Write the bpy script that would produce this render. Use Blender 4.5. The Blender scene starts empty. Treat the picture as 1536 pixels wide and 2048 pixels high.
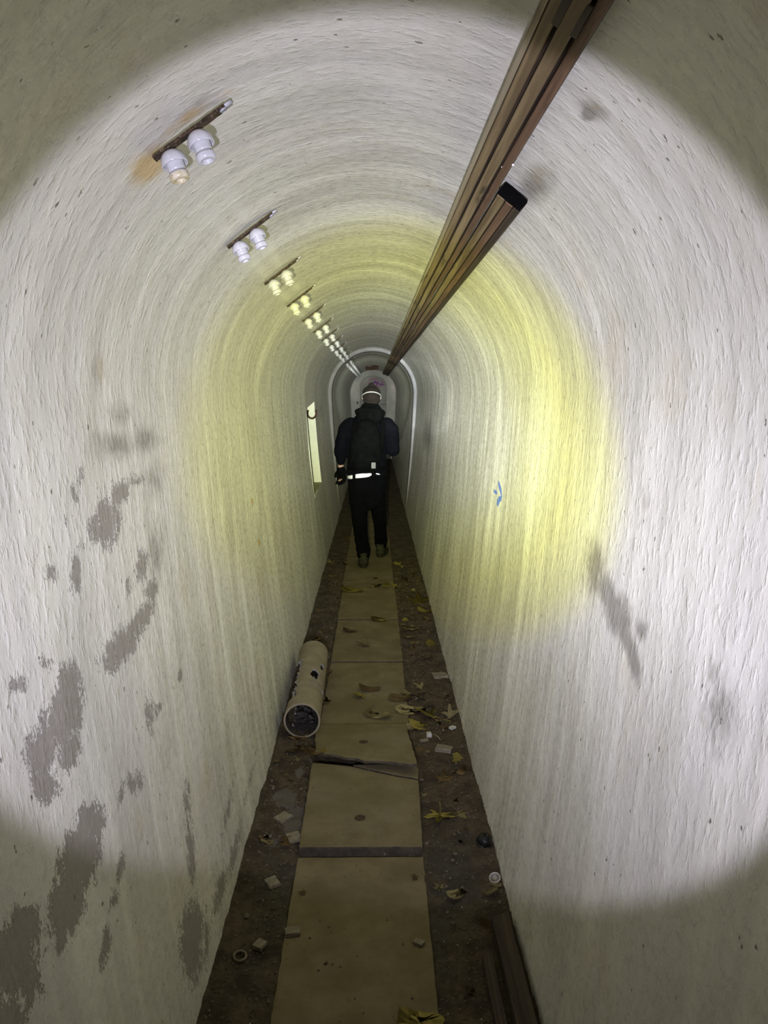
import bpy, bmesh, math, random
import numpy as np
from mathutils import Vector, Matrix, noise
random.seed(7)
R_ = math.radians
SC = bpy.context.scene
COL = SC.collection

# ------------------------------------------------------------------ camera
F = 1538.0                       # focal length in pixels of a 1536 x 2048 frame
CAM = Vector((0.018, 0.0, 1.65))
TH = math.atan(238 / F)
PSI = math.atan(20 / F * math.cos(TH))
cd = bpy.data.cameras.new('camera'); cam = bpy.data.objects.new('camera', cd); COL.objects.link(cam)
cd.sensor_fit = 'VERTICAL'; cd.sensor_height = 36; cd.sensor_width = 27
cd.lens = F * 36 / 2048; cd.clip_start = 0.02; cd.clip_end = 200
cam.location = CAM; cam.rotation_euler = (math.pi / 2 - TH, 0, -PSI)
SC.camera = cam
SC.view_settings.view_transform = 'Standard'; SC.view_settings.look = 'None'
SC.view_settings.gamma = 1; SC.view_settings.use_curve_mapping = False
SC.view_settings.exposure = 0.0
w = bpy.data.worlds.new('world'); SC.world = w; w.use_nodes = True
w.node_tree.nodes['Background'].inputs[0].default_value = (0, 0, 0, 1)

# ------------------------------------------------------------------ the photographer's torch
# beam profile by angle off the axis (degrees): colour of the light and its strength on a wall of the tube
BEAM = [(0.0, (.06, .065, .065)), (3.0, (.10, .105, .105)), (5.0, (.24, .25, .235)), (7.0, (.48, .50, .42)), (9.0, (.68, .72, .42)),
        (12.0, (.84, .86, .34)), (14.8, (.82, .83, .48)), (17.0, (.77, .76, .92)), (24.0, (.80, .79, .99)), (28.0, (.80, .78, 1.0)),
        (31.4, (.78, .75, .95)), (32.8, (.020, .019, .006)), (42.0, (.016, .015, .004)), (60.0, (.014, .012, .003))]
TORCH_POWER = 19.5
def torch():
    ld = bpy.data.lights.new('hand_torch', 'SPOT'); o = bpy.data.objects.new('hand_torch_light', ld); COL.objects.link(o)
    o.location = CAM + Vector((-0.07, -0.02, -0.30))
    o.rotation_euler = (math.pi / 2 + R_(1.8), 0, -R_(3.7))
    ld.spot_size = R_(150); ld.spot_blend = 0.3; ld.shadow_soft_size = 0.012
    ld.energy = 1.0; ld.use_nodes = True
    nt = ld.node_tree; n = nt.nodes; L = nt.links
    em = n['Emission']
    tc = n.new('ShaderNodeTexCoord'); sp = n.new('ShaderNodeSeparateXYZ'); L.new(tc.outputs['Normal'], sp.inputs[0])
    def m(op, a, b=None):
        k = n.new('ShaderNodeMath'); k.operation = op
        for i, v in enumerate((a, b)):
            if v is None: continue
            if isinstance(v, (int, float)): k.inputs[i].default_value = v
            else: L.new(v, k.inputs[i])
        return k.outputs[0]
    az = m('ABSOLUTE', sp.outputs[2]); th = m('ARCCOSINE', m('MINIMUM', az, 1.0))
    fac = m('DIVIDE', th, R_(60))
    cr = n.new('ShaderNodeValToRGB'); L.new(fac, cr.inputs[0])
    el = cr.color_ramp.elements
    for i, (d, c) in enumerate(BEAM):
        e = el[i] if i < 2 else el.new(d / 60)
        e.position = d / 60
        e.color = (*[v for v in c], 1)
    sn = m('SINE', m('MAXIMUM', th, R_(2.6)))
    st = m('DIVIDE', TORCH_POWER, m('POWER', sn, 2.75))
    L.new(cr.outputs[0], em.inputs[0]); L.new(st, em.inputs[1])
torch()

# ------------------------------------------------------------------ pixel <-> world
fw = Vector((math.sin(PSI) * math.cos(TH), math.cos(PSI) * math.cos(TH), -math.sin(TH)))
rt = Vector((math.cos(PSI), -math.sin(PSI), 0)); up = rt.cross(fw)
def ray(px, py): return (fw * F + rt * (px - 768) + up * (1024 - py)).normalized()
def gp(px, py, z=0.0):
    d = ray(px, py); t = (z - CAM.z) / d.z; return CAM + d * t
def at(px, py, Y):
    d = ray(px, py); return CAM + d * ((Y - CAM.y) / d.y)
ZS = 1.65
def hw(z, Rr=.60):
    if z >= ZS: return math.sqrt(max(0, Rr * Rr - (z - ZS) ** 2))
    t = max(z, 0) / ZS
    return .449 + (Rr - .449) * .5 * (t + math.sin(t * math.pi / 2))
def wall_hit(px, py, Rr=.60):
    d = ray(px, py); t = .3
    while t < 40:
        p = CAM + d * t
        if p.z > ZS + Rr or abs(p.x) > hw(p.z, Rr) or p.z < 0: break
        t += .01
    lo, hi = t - .01, t
    for _ in range(14):
        mid = (lo + hi) / 2; p = CAM + d * mid
        if p.z > ZS + Rr or abs(p.x) > hw(p.z, Rr) or p.z < 0: hi = mid
        else: lo = mid
    return CAM + d * lo
ARC = math.pi * .60
def to_uv(p):
    if p.z <= ZS: v = p.z if p.x < 0 else ZS * 2 + ARC - p.z
    else: v = ZS + .60 * math.atan2(p.z - ZS, -p.x)
    return np.array((p.y, v))

# ------------------------------------------------------------------ helpers
def link(name, bm, mat=None, parent=None, smooth=True, loc=None):
    me = bpy.data.meshes.new(name)
    if isinstance(bm, bpy.types.Mesh): me = bm
    else: bm.to_mesh(me); bm.free()
    if smooth: me.polygons.foreach_set('use_smooth', [True] * len(me.polygons))
    if mat:
        if len(me.materials): me.materials.clear()
        me.materials.append(mat)
    o = bpy.data.objects.new(name, me); COL.objects.link(o)
    if parent: o.parent = parent
    if loc is not None: o.location = loc
    return o
def tag(o, label=None, cat=None, group=None, kind=None):
    if label: o['label'] = label
    if cat: o['category'] = cat
    if group: o['group'] = group
    if kind: o['kind'] = kind
    return o
def empty(name, loc, rot=(0, 0, 0)):
    o = bpy.data.objects.new(name, None); COL.objects.link(o); o.location = loc; o.rotation_euler = rot
    o.empty_display_size = .05; return o
def copy_tree(o, parent=None):
    c = o.copy(); COL.objects.link(c); c.parent = parent
    for ch in list(o.children): copy_tree(ch, c)
    return c
def box(bm, c, s, rot=None, bev=0):
    r = bmesh.ops.create_cube(bm, size=1)
    vs = r['verts']
    M = Matrix.Translation(c) @ (rot.to_4x4() if rot else Matrix()) @ Matrix.Diagonal((*s, 1))
    bmesh.ops.transform(bm, matrix=M, verts=vs)
    if bev:
        es = list({e for v in vs for e in v.link_edges})
        bmesh.ops.bevel(bm, geom=es, offset=bev, segments=2, affect='EDGES', profile=.6)
    return vs
def frame_of(d, ref=Vector((0, 1, 0))):
    d = d.normalized()
    if abs(d.dot(ref)) > .95: ref = Vector((1, 0, 0))
    a = ref.cross(d).normalized(); b = d.cross(a).normalized(); return a, b
def tube(bm, pts, rad, seg=14, ref=Vector((0, 1, 0)), caps=True):
    """loft of ellipses: rad item is r or (ra, rb); rounded ends"""
    pts = [Vector(p) for p in pts]; rad = [(r, r) if not isinstance(r, tuple) else r for r in rad]
    rings = []
    n = len(pts)
    if caps:
        d0 = (pts[0] - pts[1]).normalized(); d1 = (pts[-1] - pts[-2]).normalized()
        r0 = min(rad[0]); r1 = min(rad[-1])
        pre = [(pts[0] + d0 * r0 * .9, .35), (pts[0] + d0 * r0 * .55, .8)]
        post = [(pts[-1] + d1 * r1 * .55, .8), (pts[-1] + d1 * r1 * .9, .35)]
        P = [p for p, _ in pre] + pts + [p for p, _ in post]
        Q = [(rad[0][0] * k, rad[0][1] * k) for _, k in pre] + rad + [(rad[-1][0] * k, rad[-1][1] * k) for _, k in post]
    else: P, Q = pts, rad
    n = len(P)
    for i in range(n):
        d = P[min(i + 1, n - 1)] - P[max(i - 1, 0)]
        a, b = frame_of(d, ref)
        rings.append([bm.verts.new(P[i] + a * (math.cos(t) * Q[i][0]) + b * (math.sin(t) * Q[i][1]))
                      for t in (2 * math.pi * k / seg for k in range(seg))])
    for i in range(n - 1):
        for k in range(seg):
            bm.faces.new((rings[i][k], rings[i][(k + 1) % seg], rings[i + 1][(k + 1) % seg], rings[i + 1][k]))
    bm.faces.new(rings[0][::-1]); bm.faces.new(rings[-1])
def lathe(bm, prof, seg=28, M=Matrix()):
    rings = []
    for r, z in prof:
        if r < 1e-5: rings.append([bm.verts.new(M @ Vector((0, 0, z)))])
        else: rings.append([bm.verts.new(M @ Vector((r * math.cos(t), r * math.sin(t), z))) for t in (2 * math.pi * k / seg for k in range(seg))])
    for a, b in zip(rings, rings[1:]):
        for k in range(seg):
            k2 = (k + 1) % seg
            if len(a) == 1: bm.faces.new((a[0], b[k], b[k2]))
            elif len(b) == 1: bm.faces.new((a[k], a[k2], b[0]))
            else: bm.faces.new((a[k], a[k2], b[k2], b[k]))
def remesh(bm, voxel, smooth_it=4, fac=.5, disp=None):
    bmesh.ops.recalc_face_normals(bm, faces=bm.faces[:])
    me = bpy.data.meshes.new('tmp'); bm.to_mesh(me); bm.free()
    o = bpy.data.objects.new('tmp', me); COL.objects.link(o)
    m = o.modifiers.new('r', 'REMESH'); m.mode = 'VOXEL'; m.voxel_size = voxel
    s = o.modifiers.new('s', 'SMOOTH'); s.factor = fac; s.iterations = smooth_it
    dg = bpy.context.evaluated_depsgraph_get(); dg.update()
    me2 = bpy.data.meshes.new_from_object(o.evaluated_get(dg))
    bpy.data.objects.remove(o); bpy.data.meshes.remove(me)
    if disp:
        for v in me2.vertices: v.co += v.normal * disp(v.co)
    return me2

# ------------------------------------------------------------------ materials
class NT:
    def __init__(s, name):
        s.mat = bpy.data.materials.new(name); s.mat.use_nodes = True
        s.n = s.mat.node_tree.nodes; s.l = s.mat.node_tree.links
        s.b = s.n['Principled BSDF']
    def sock(s, node, key, v):
        if v is None: return
        if isinstance(v, bpy.types.NodeSocket): s.l.new(v, node.inputs[key])
        else:
            if isinstance(v, tuple) and len(v) == 3 and len(node.inputs[key].default_value) == 4: v = (*v, 1)
            node.inputs[key].default_value = v
    def math(s, op, a, b=None, c=None, clamp=False):
        k = s.n.new('ShaderNodeMath'); k.operation = op; k.use_clamp = clamp
        for i, v in enumerate((a, b, c)): s.sock(k, i, v)
        return k.outputs[0]
    def noise(s, vec, scale, detail=4, rough=.55, dist=0):
        k = s.n.new('ShaderNodeTexNoise'); s.sock(k, 'Vector', vec)
        k.inputs['Scale'].default_value = scale; k.inputs['Detail'].default_value = detail
        k.inputs['Roughness'].default_value = rough; k.inputs['Distortion'].default_value = dist
        return k.outputs[0]
    def mapping(s, vec, scale=(1, 1, 1), loc=(0, 0, 0), rot=(0, 0, 0)):
        k = s.n.new('ShaderNodeMapping'); s.l.new(vec, k.inputs[0])
        k.inputs['Scale'].default_value = scale; k.inputs['Location'].default_value = loc; k.inputs['Rotation'].default_value = rot
        return k.outputs[0]
    def ramp(s, v, lo, hi, a=0.0, b=1.0):
        k = s.n.new('ShaderNodeMapRange'); k.interpolation_type = 'SMOOTHSTEP'
        s.sock(k, 0, v); s.sock(k, 1, lo); s.sock(k, 2, hi); s.sock(k, 3, a); s.sock(k, 4, b); return k.outputs[0]
    def mix(s, f, a, b, mode='MIX'):
        k = s.n.new('ShaderNodeMix'); k.data_type = 'RGBA'; k.blend_type = mode
        s.sock(k, 0, f); s.sock(k, 6, a); s.sock(k, 7, b); return k.outputs[2]
    def bump(s, h, strength=1, dist=.01, prev=None):
        k = s.n.new('ShaderNodeBump'); s.sock(k, 'Height', h); k.inputs['Strength'].default_value = strength
        k.inputs['Distance'].default_value = dist
        if prev: s.l.new(prev, k.inputs['Normal'])
        return k.outputs[0]
    def coord(s, which='Object'):
        return s.n.new('ShaderNodeTexCoord').outputs[which]
    def out(s, col=None, rough=None, normal=None, spec=None, metal=None):
        s.sock(s.b, 'Base Color', col); s.sock(s.b, 'Roughness', rough)
        if normal: s.l.new(normal, s.b.inputs['Normal'])
        if spec is not None: s.sock(s.b, 'Specular IOR Level', spec)
        if metal is not None: s.sock(s.b, 'Metallic', metal)
        return s.mat

def wall_material():
    t = NT('painted_plaster')
    uv = t.coord('UV')
    at_ = t.n.new('ShaderNodeAttribute'); at_.attribute_name = 'stain'
    sp = t.n.new('ShaderNodeSeparateColor'); t.l.new(at_.outputs['Color'], sp.inputs[0])
    mk = t.n.new('ShaderNodeAttribute'); mk.attribute_name = 'mark'
    ms = t.n.new('ShaderNodeSeparateColor'); t.l.new(mk.outputs['Color'], ms.inputs[0])
    # colour of the old paint
    big = t.noise(uv, 2.2, 5, .6); mid = t.noise(t.mapping(uv, (9, 4, 1), (3, 1, 0)), 1, 5, .6)
    col = t.mix(t.ramp(big, .35, .7), (.66, .645, .565), (.57, .55, .47))
    col = t.mix(t.ramp(mid, .4, .75, 0, .5), col, (.72, .71, .64))
    rings = t.noise(t.mapping(uv, (9, .5, 1)), 1, 2, .6)
    col = t.mix(t.ramp(rings, .38, .62, .30, 0), col, (.40, .39, .365))
    ringl = t.noise(t.mapping(uv, (3.5, .14, 1), (5, 2, 0)), 1, 4, .6)
    col = t.mix(t.ramp(ringl, .52, .62, 0, .7), col, (.78, .77, .68))
    tan = t.noise(t.mapping(uv, (1, 1, 1), (9, 4, 0)), 2.6, 6, .62)
    col = t.mix(t.ramp(tan, .56, .72, 0, .5), col, (.54, .48, .36))
    # soft grime, darker patches and rust
    g = t.math('ADD', sp.outputs[1], t.math('MULTIPLY', t.math('SUBTRACT', t.noise(t.mapping(uv, (60, 22, 1)), 1, 6, .65), .5), .9))
    g = t.math('MULTIPLY', t.ramp(g, .15, .8), t.ramp(sp.outputs[1], 0, .2))
    col = t.mix(t.math('MULTIPLY', g, .9), col, (.24, .225, .195))
    r = t.math('ADD', sp.outputs[2], t.math('MULTIPLY', t.math('SUBTRACT', t.noise(uv, 30, 6, .7), .5), .8))
    r = t.math('MULTIPLY', t.ramp(r, .2, .9), t.ramp(sp.outputs[2], 0, .25))
    col = t.mix(t.math('MULTIPLY', r, .75), col, (.50, .33, .10))
    # flaked patches with ragged edges
    nz = t.math('ADD', t.math('MULTIPLY', t.math('SUBTRACT', t.noise(t.mapping(uv, (34, 18, 1)), 1, 9, .78), .5), 2.0),
                t.math('MULTIPLY', t.math('SUBTRACT', t.noise(t.mapping(uv, (200, 100, 1)), 1, 4, .75), .5), 1.3))
    pk = t.math('ADD', sp.outputs[0], nz)
    pm = t.math('MULTIPLY', t.ramp(pk, .36, .44), t.ramp(sp.outputs[0], .02, .12))
    pcol = t.mix(t.noise(uv, 70, 4), (.18, .16, .135), (.29, .265, .23))
    col = t.mix(t.math('MULTIPLY', pm, .92), col, pcol)
    # small dark specks and scratches
    for sc, thr, gate, off in ((13, .045, .72, 0), (22, .06, .84, 4), (7, .03, .6, 9)):
        vn = t.n.new('ShaderNodeTexVoronoi'); vn.voronoi_dimensions = '2D'; vn.inputs['Scale'].default_value = 1
        wv = t.mapping(uv, (sc, sc * .62, 1), (off, off, 0))
        ds = t.n.new('ShaderNodeVectorMath'); ds.operation = 'MULTIPLY_ADD'
        nn = t.n.new('ShaderNodeTexNoise'); t.l.new(uv, nn.inputs[0]); nn.inputs['Scale'].default_value = 160
        t.l.new(nn.outputs[1], ds.inputs[0]); ds.inputs[1].default_value = (.11, .11, 0); t.l.new(wv, ds.inputs[2])
        t.l.new(ds.outputs[0], vn.inputs['Vector'])
        s2 = t.n.new('ShaderNodeSeparateColor'); t.l.new(vn.outputs['Color'], s2.inputs[0])
        ok = t.math('GREATER_THAN', s2.outputs[0], gate)
        size = t.math('MULTIPLY', s2.outputs[1], thr)
        dot = t.math('MULTIPLY', t.math('LESS_THAN', vn.outputs['Distance'], size), ok)
        col = t.mix(t.math('MULTIPLY', dot, .85), col, (.10, .09, .07))
    col = t.mix(t.ramp(t.math('ADD', ms.outputs[0], t.math('MULTIPLY', t.math('SUBTRACT', t.noise(uv, 300, 3), .5), .5)), .35, .55), col, (.13, .22, .62))
    # relief: brushed daubs running round the tube, coarse plaster, cast joints
    s1 = t.noise(t.mapping(uv, (60, 24, 1)), 1, 4, .6, .2)
    s2_ = t.noise(t.mapping(uv, (240, 150, 1)), 1, 4, .65)
    s3 = t.noise(t.mapping(uv, (13, 5, 1)), 1, 3, .5)
    vv = t.n.new('ShaderNodeSeparateXYZ'); t.l.new(uv, vv.inputs[0])      # the plaster was trowelled smoother low on the walls
    vm = t.math('MINIMUM', vv.outputs[1], t.math('SUBTRACT', 2 * ZS + ARC, vv.outputs[1]))
    h = t.math('ADD', t.math('MULTIPLY', t.ramp(s1, .46, .74), t.ramp(vm, .35, 1.35, .0004, .0013)), t.math('MULTIPLY', s2_, .0005))
    h = t.math('ADD', h, t.math('MULTIPLY', s3, .0035))
    h = t.math('ADD', h, t.math('MULTIPLY', rings, .0045))
    h = t.math('SUBTRACT', h, t.math('MULTIPLY', pm, .0012))
    nb = t.bump(h, 1.0, 1.0)
    rough = t.math('ADD', t.ramp(t.noise(uv, 40, 3), .3, .7, .18, .48), t.math('MULTIPLY', pm, .3))
    return t.out(col, rough, nb, .5)

def simple(name, c1, c2, scale=8, rough=.8, bump=0., bscale=40, stretch=(1, 1, 1), spec=.3, metal=0, detail=5, c3=None):
    t = NT(name); co = t.mapping(t.coord('Object'), stretch)
    col = t.mix(t.ramp(t.noise(co, scale, detail, .62), .35, .68), c1, c2)
    if c3: col = t.mix(t.ramp(t.noise(co, scale * 3.7, 6, .7), .55, .7), col, c3)
    nb = t.bump(t.noise(co, bscale, 5, .65), 1, bump) if bump else None
    return t.out(col, rough, nb, spec, metal)

M_WALL = wall_material()
def dirt_material():
    t = NT('floor_dirt'); co = t.coord('Object')
    a = t.n.new('ShaderNodeAttribute'); a.attribute_name = 'pale'
    sp = t.n.new('ShaderNodeSeparateColor'); t.l.new(a.outputs['Color'], sp.inputs[0])
    col = t.mix(t.ramp(t.noise(co, 9, 7, .7), .35, .68), (.042, .030, .017), (.105, .078, .046))
    col = t.mix(t.ramp(t.noise(co, 55, 5, .7), .52, .72, 0, .8), col, (.030, .021, .013))
    vn = t.n.new('ShaderNodeTexVoronoi'); t.l.new(co, vn.inputs[0]); vn.inputs['Scale'].default_value = 62
    s2 = t.n.new('ShaderNodeSeparateColor'); t.l.new(vn.outputs['Color'], s2.inputs[0])
    fl = t.math('MULTIPLY', t.math('GREATER_THAN', s2.outputs[0], .80), t.math('LESS_THAN', vn.outputs['Distance'], .42))
    col = t.mix(t.math('MULTIPLY', fl, .4), col, (.13, .105, .06))
    n = t.math('ADD', sp.outputs[0], t.math('MULTIPLY', t.math('SUBTRACT', t.noise(co, 26, 6, .65), .5), 1.1))
    pm = t.math('MULTIPLY', t.ramp(n, .38, .50), t.ramp(sp.outputs[0], .02, .12))
    col = t.mix(t.math('MULTIPLY', pm, .85), col, (.13, .112, .092))
    gm = t.math('MULTIPLY', sp.outputs[1], t.ramp(t.noise(co, 14, 5), .3, .6))
    col = t.mix(t.math('MULTIPLY', gm, .7), col, (.05, .054, .045))
    # grit, its glint painted in as pale, smoother specks
    v2 = t.n.new('ShaderNodeTexVoronoi'); t.l.new(co, v2.inputs[0]); v2.inputs['Scale'].default_value = 150
    s3 = t.n.new('ShaderNodeSeparateColor'); t.l.new(v2.outputs['Color'], s3.inputs[0])
    gl = t.math('MULTIPLY', t.math('GREATER_THAN', s3.outputs[0], .994), t.math('LESS_THAN', v2.outputs['Distance'], .25))
    col = t.mix(gl, col, (.7, .68, .62))
    h = t.math('ADD', t.noise(co, 30, 7, .7), t.math('MULTIPLY', t.noise(co, 130, 4, .7), .4))
    return t.out(col, t.math('SUBTRACT', .9, t.math('MULTIPLY', gl, .6)), t.bump(h, 1, .018), .3)
M_DIRT = dirt_material()
def slab_material():
    t = NT('slab_concrete'); co = t.coord('Object')
    col = t.mix(t.ramp(t.noise(co, 5, 7, .65), .35, .7), (.118, .096, .046), (.172, .142, .078))
    col = t.mix(t.ramp(t.noise(co, 2.3, 4, .6), .5, .75, 0, .6), col, (.18, .155, .105))
    sp = t.noise(co, 46, 5, .75)
    col = t.mix(t.ramp(sp, .62, .72, 0, .8), col, (.075, .055, .03))
    col = t.mix(t.ramp(t.noise(co, 12, 7, .75), .60, .70, 0, .55), col, (.10, .075, .04))
    return t.out(col, .85, t.bump(t.noise(co, 90, 6, .7), 1, .004), .25)
M_SLAB = slab_material()
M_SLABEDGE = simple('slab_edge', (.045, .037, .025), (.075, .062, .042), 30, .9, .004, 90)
def wood_material(name, c1, c2, c3):
    t = NT(name); co = t.coord('Object')
    g = t.noise(t.mapping(co, (70, 1.6, 70)), 1, 6, .6, .3)
    col = t.mix(t.ramp(g, .35, .65), c1, c2)
    col = t.mix(t.ramp(t.noise(t.mapping(co, (30, 2.5, 30), (2, 5, 1)), 1, 5, .7), .56, .68, 0, .85), col, c3)
    return t.out(col, .7, t.bump(g, 1, .004), .3)
M_WOOD = wood_material('old_timber', (.115, .080, .038), (.22, .165, .085), (.035, .022, .012))
M_WOODL = wood_material('pale_timber', (.24, .205, .13), (.33, .28, .18), (.10, .075, .04))
M_WOODD = wood_material('rotten_timber', (.022, .015, .010), (.055, .037, .024), (.008, .006, .004))
M_WOODR = wood_material('reddish_timber', (.085, .047, .026), (.15, .088, .05), (.03, .018, .01))
M_PORC = simple('porcelain', (.42, .42, .43), (.50, .50, .51), 30, .25, spec=.5)
M_PORCD = simple('stained_porcelain', (.40, .34, .18), (.52, .48, .36), 60, .35, spec=.5, c3=(.16, .09, .03))
M_RUST = simple('rusty_iron', (.022, .014, .008), (.070, .044, .024), 60, .9, .003, 120, c3=(.26, .22, .15))
M_RUSTD = simple('dark_rust', (.03, .017, .010), (.085, .04, .022), 30, .9, .003, 120)
M_ZINC = simple('zinc', (.35, .36, .40), (.5, .5, .54), 60, .45, spec=.5)
M_PIPE = simple('fibre_cement', (.19, .16, .105), (.24, .205, .14), 12, .85, .002, 80, c3=(.16, .13, .085))
M_PIPEB = simple('broken_fibre_cement', (.17, .165, .15), (.27, .26, .235), 60, .9, .003, 120)
M_PIPEDK = simple('dark_pipe_inside', (.018, .016, .014), (.07, .062, .055), 40, .9, .003, 90)  # pipe lining and debris, darker than the outside of the pipe
M_LEAF = simple('yellow_leaf', (.25, .20, .035), (.36, .30, .075), 40, .7, .001, 200, c3=(.20, .12, .03))
M_LEAFP = simple('pale_leaf', (.20, .165, .07), (.28, .24, .12), 40, .7, .001, 200, c3=(.16, .10, .04))
M_LEAFB = simple('brown_leaf', (.12, .075, .03), (.22, .15, .06), 40, .75, .001, 200, c3=(.06, .035, .015))
M_GRIT = simple('grit', (.07, .055, .035), (.16, .135, .10), 90, .9)
M_STONE = simple('concrete_chip', (.15, .13, .09), (.21, .185, .135), 40, .9, .003, 120)
M_BLACKP = simple('black_plastic', (.006, .006, .006), (.012, .012, .011), 20, .45)
M_WHITEP = simple('white_plastic', (.38, .36, .31), (.46, .44, .39), 50, .5)
M_METAL = simple('ring_metal', (.10, .08, .05), (.16, .13, .09), 80, .5, spec=.5)
M_JACKET = simple('navy_softshell', (.0012, .0014, .0024), (.0020, .0022, .0036), 14, .9, .004, 30, spec=.06)
M_TROUS = simple('black_trousers', (.0010, .0010, .0016), (.0018, .0018, .0026), 12, .95, .004, 30, spec=.05)
M_PACK = simple('black_nylon', (.0013, .0016, .0015), (.0024, .0028, .0024), 20, .85, .002, 120, spec=.06)
M_STRAP = simple('black_webbing', (.0010, .0010, .0010), (.0018, .0018, .0018), 60, .9, spec=.05)
M_SKIN = simple('skin', (.30, .18, .14), (.36, .22, .17), 30, .55, .001, 200)
M_HAIR = simple('brown_hair', (.0040, .0020, .0006), (.010, .0055, .0016), 60, .8, .006, 160, stretch=(1, 1, .25), spec=.3)
M_GLOVE = simple('black_glove', (.0012, .0012, .0016), (.002, .002, .0024), 60, .9, spec=.05)
M_WHITEF = simple('white_cotton', (.78, .79, .82), (.85, .86, .88), 30, .8, .003, 40)
M_REFL = simple('reflective_strap', (.36, .39, .33), (.44, .46, .40), 30, .5)
M_GREYF = simple('grey_patch', (.13, .135, .13), (.18, .185, .175), 60, .8)
M_SHOE = simple('grey_suede', (.018, .019, .014), (.032, .032, .024), 40, .95, .002, 100, spec=.05)
M_SOLE = simple('dark_sole', (.008, .008, .006), (.014, .014, .010), 60, .8)
M_PINK = simple('pink_paint', (.62, .16, .28), (.70, .22, .34), 40, .7)
M_PURPLE = simple('purple_paint', (.33, .07, .40), (.42, .12, .48), 40, .7)
M_ENDW = simple('end_plaster', (.36, .345, .33), (.46, .44, .42), 3, .7, .006, 25)
M_NICHE = simple('clean_plaster', (.60, .61, .57), (.66, .67, .62), 5, .8, .002, 60)
M_SILL = simple('dusty_sill', (.28, .26, .14), (.36, .34, .19), 14, .9, .003, 60, c3=(.18, .16, .09))
M_COTTON = simple('cobweb_fluff', (.7, .7, .7), (.85, .85, .85), 80, .9)

# ------------------------------------------------------------------ stains and darker patches on the main tube, fixed to the surface (metres along, metres round)
BLOBS = []
def blob(ch, cx, cy, rx, ry, ang=0, k=1.0, soft=.0):
    """an elliptical patch; its place and size on the plaster are worked out in metres"""
    c = to_uv(wall_hit(cx, cy)); a = R_(ang); e = 6.0
    ux = to_uv(wall_hit(cx + math.cos(a) * e, cy + math.sin(a) * e)) - c
    uy = to_uv(wall_hit(cx - math.sin(a) * e, cy + math.cos(a) * e)) - c
    J = np.column_stack((ux / e * rx, uy / e * ry)) * (1.25 if ch == 0 else 1)
    if abs(np.linalg.det(J)) < 1e-9: return
    BLOBS.append((ch, c, np.linalg.inv(J), k))
PEEL = [(212, 1045, 28, 46, 10, .9), (240, 985, 20, 30, 30, .75), (268, 962, 22, 14, -20, .6), (150, 1150, 13, 40, 0, .8), (100, 1142, 12, 22, 0, .55),
        (285, 1130, 13, 34, 5, .75), (258, 1172, 6, 26, 0, .7), (305, 1180, 14, 24, 10, .7), (288, 1235, 16, 44, 30, .85), (248, 1290, 24, 52, 38, .9), (225, 1330, 18, 18, 0, .7),
        (140, 1375, 26, 46, 0, .95), (125, 1440, 34, 62, 12, 1.0), (85, 1500, 28, 46, 15, .95), (140, 1500, 20, 46, 12, .8), (92, 1572, 24, 38, 0, .95),
        (38, 1370, 20, 26, 20, .65), (90, 1325, 26, 14, 10, .5), (300, 1430, 10, 50, -4, .55), (318, 1420, 8, 34, 20, .5), (270, 1565, 22, 24, 30, .6), (240, 1595, 10, 20, 10, .55),
        (180, 1650, 26, 44, 10, 1.0), (160, 1720, 34, 70, 14, 1.1), (135, 1800, 30, 70, 10, 1.1), (122, 1875, 12, 36, 8, .9), (103, 1790, 8, 38, 5, .6), (172, 1810, 8, 34, 0, .5),
        (50, 1850, 34, 40, 10, 1.0), (25, 1920, 46, 66, 10, 1.1), (60, 1970, 24, 40, 0, .8), (20, 2030, 34, 40, 0, .8),
        (240, 1735, 7, 42, 6, .7), (228, 1800, 9, 26, 10, .6), (212, 1890, 9, 50, 10, .75), (375, 1600, 8, 50, 0, .6), (382, 1700, 9, 80, -3, .7), (385, 1880, 20, 76, 2, .95),
        (412, 1880, 6, 60, 0, .6), (455, 1620, 7, 90, 12, .45), (500, 1560, 6, 70, 12, .4), (150, 980, 10, 60, 15, .5), (160, 1090, 14, 16, 0, .5), (362, 1352, 4, 10, 5, 1.2),
        (470, 1700, 9, 60, 14, .6), (440, 1780, 10, 60, 14, .65)]
GRIME_DARK = [(230, 890, 60, 40, 0, .8), (290, 880, 34, 40, 0, .8), (310, 960, 30, 60, 0, .6), (315, 1110, 22, 90, 0, .7), (195, 740, 20, 70, 0, .55), (240, 830, 40, 40, 0, .6),
         (1190, 1130, 26, 80, -6, .9), (1235, 1230, 32, 60, -15, 1.1), (1264, 1315, 14, 66, -12, 1.2), (1190, 1160, 34, 50, 0, .8), (1215, 1185, 22, 60, -14, 1.1), (1250, 1275, 18, 50, -14, 1.0), (1280, 1260, 20, 30, 0, .8), (1290, 1010, 20, 60, 0, .45), (855, 870, 14, 46, 0, .9),  # last entry: soft darker patch on the right wall beyond the walker
         (1440, 1430, 56, 110, 0, .7), (1425, 1350, 20, 50, 0, .6), (70, 1100, 60, 120, 0, .3), (1185, 220, 44, 26, 30, .8), (1176, 226, 14, 18, 40, 1.6),
         (1070, 370, 44, 54, 30, .9), (1030, 330, 12, 60, 30, .4), (400, 210, 60, 16, -32, .6), (1240, 640, 70, 110, 0, .3), (560, 330, 70, 40, -30, .3), (130, 800, 60, 80, 0, .25), (640, 820, 10, 30, 0, .5), (450, 1500, 40, 200, 14, .35)]
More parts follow.
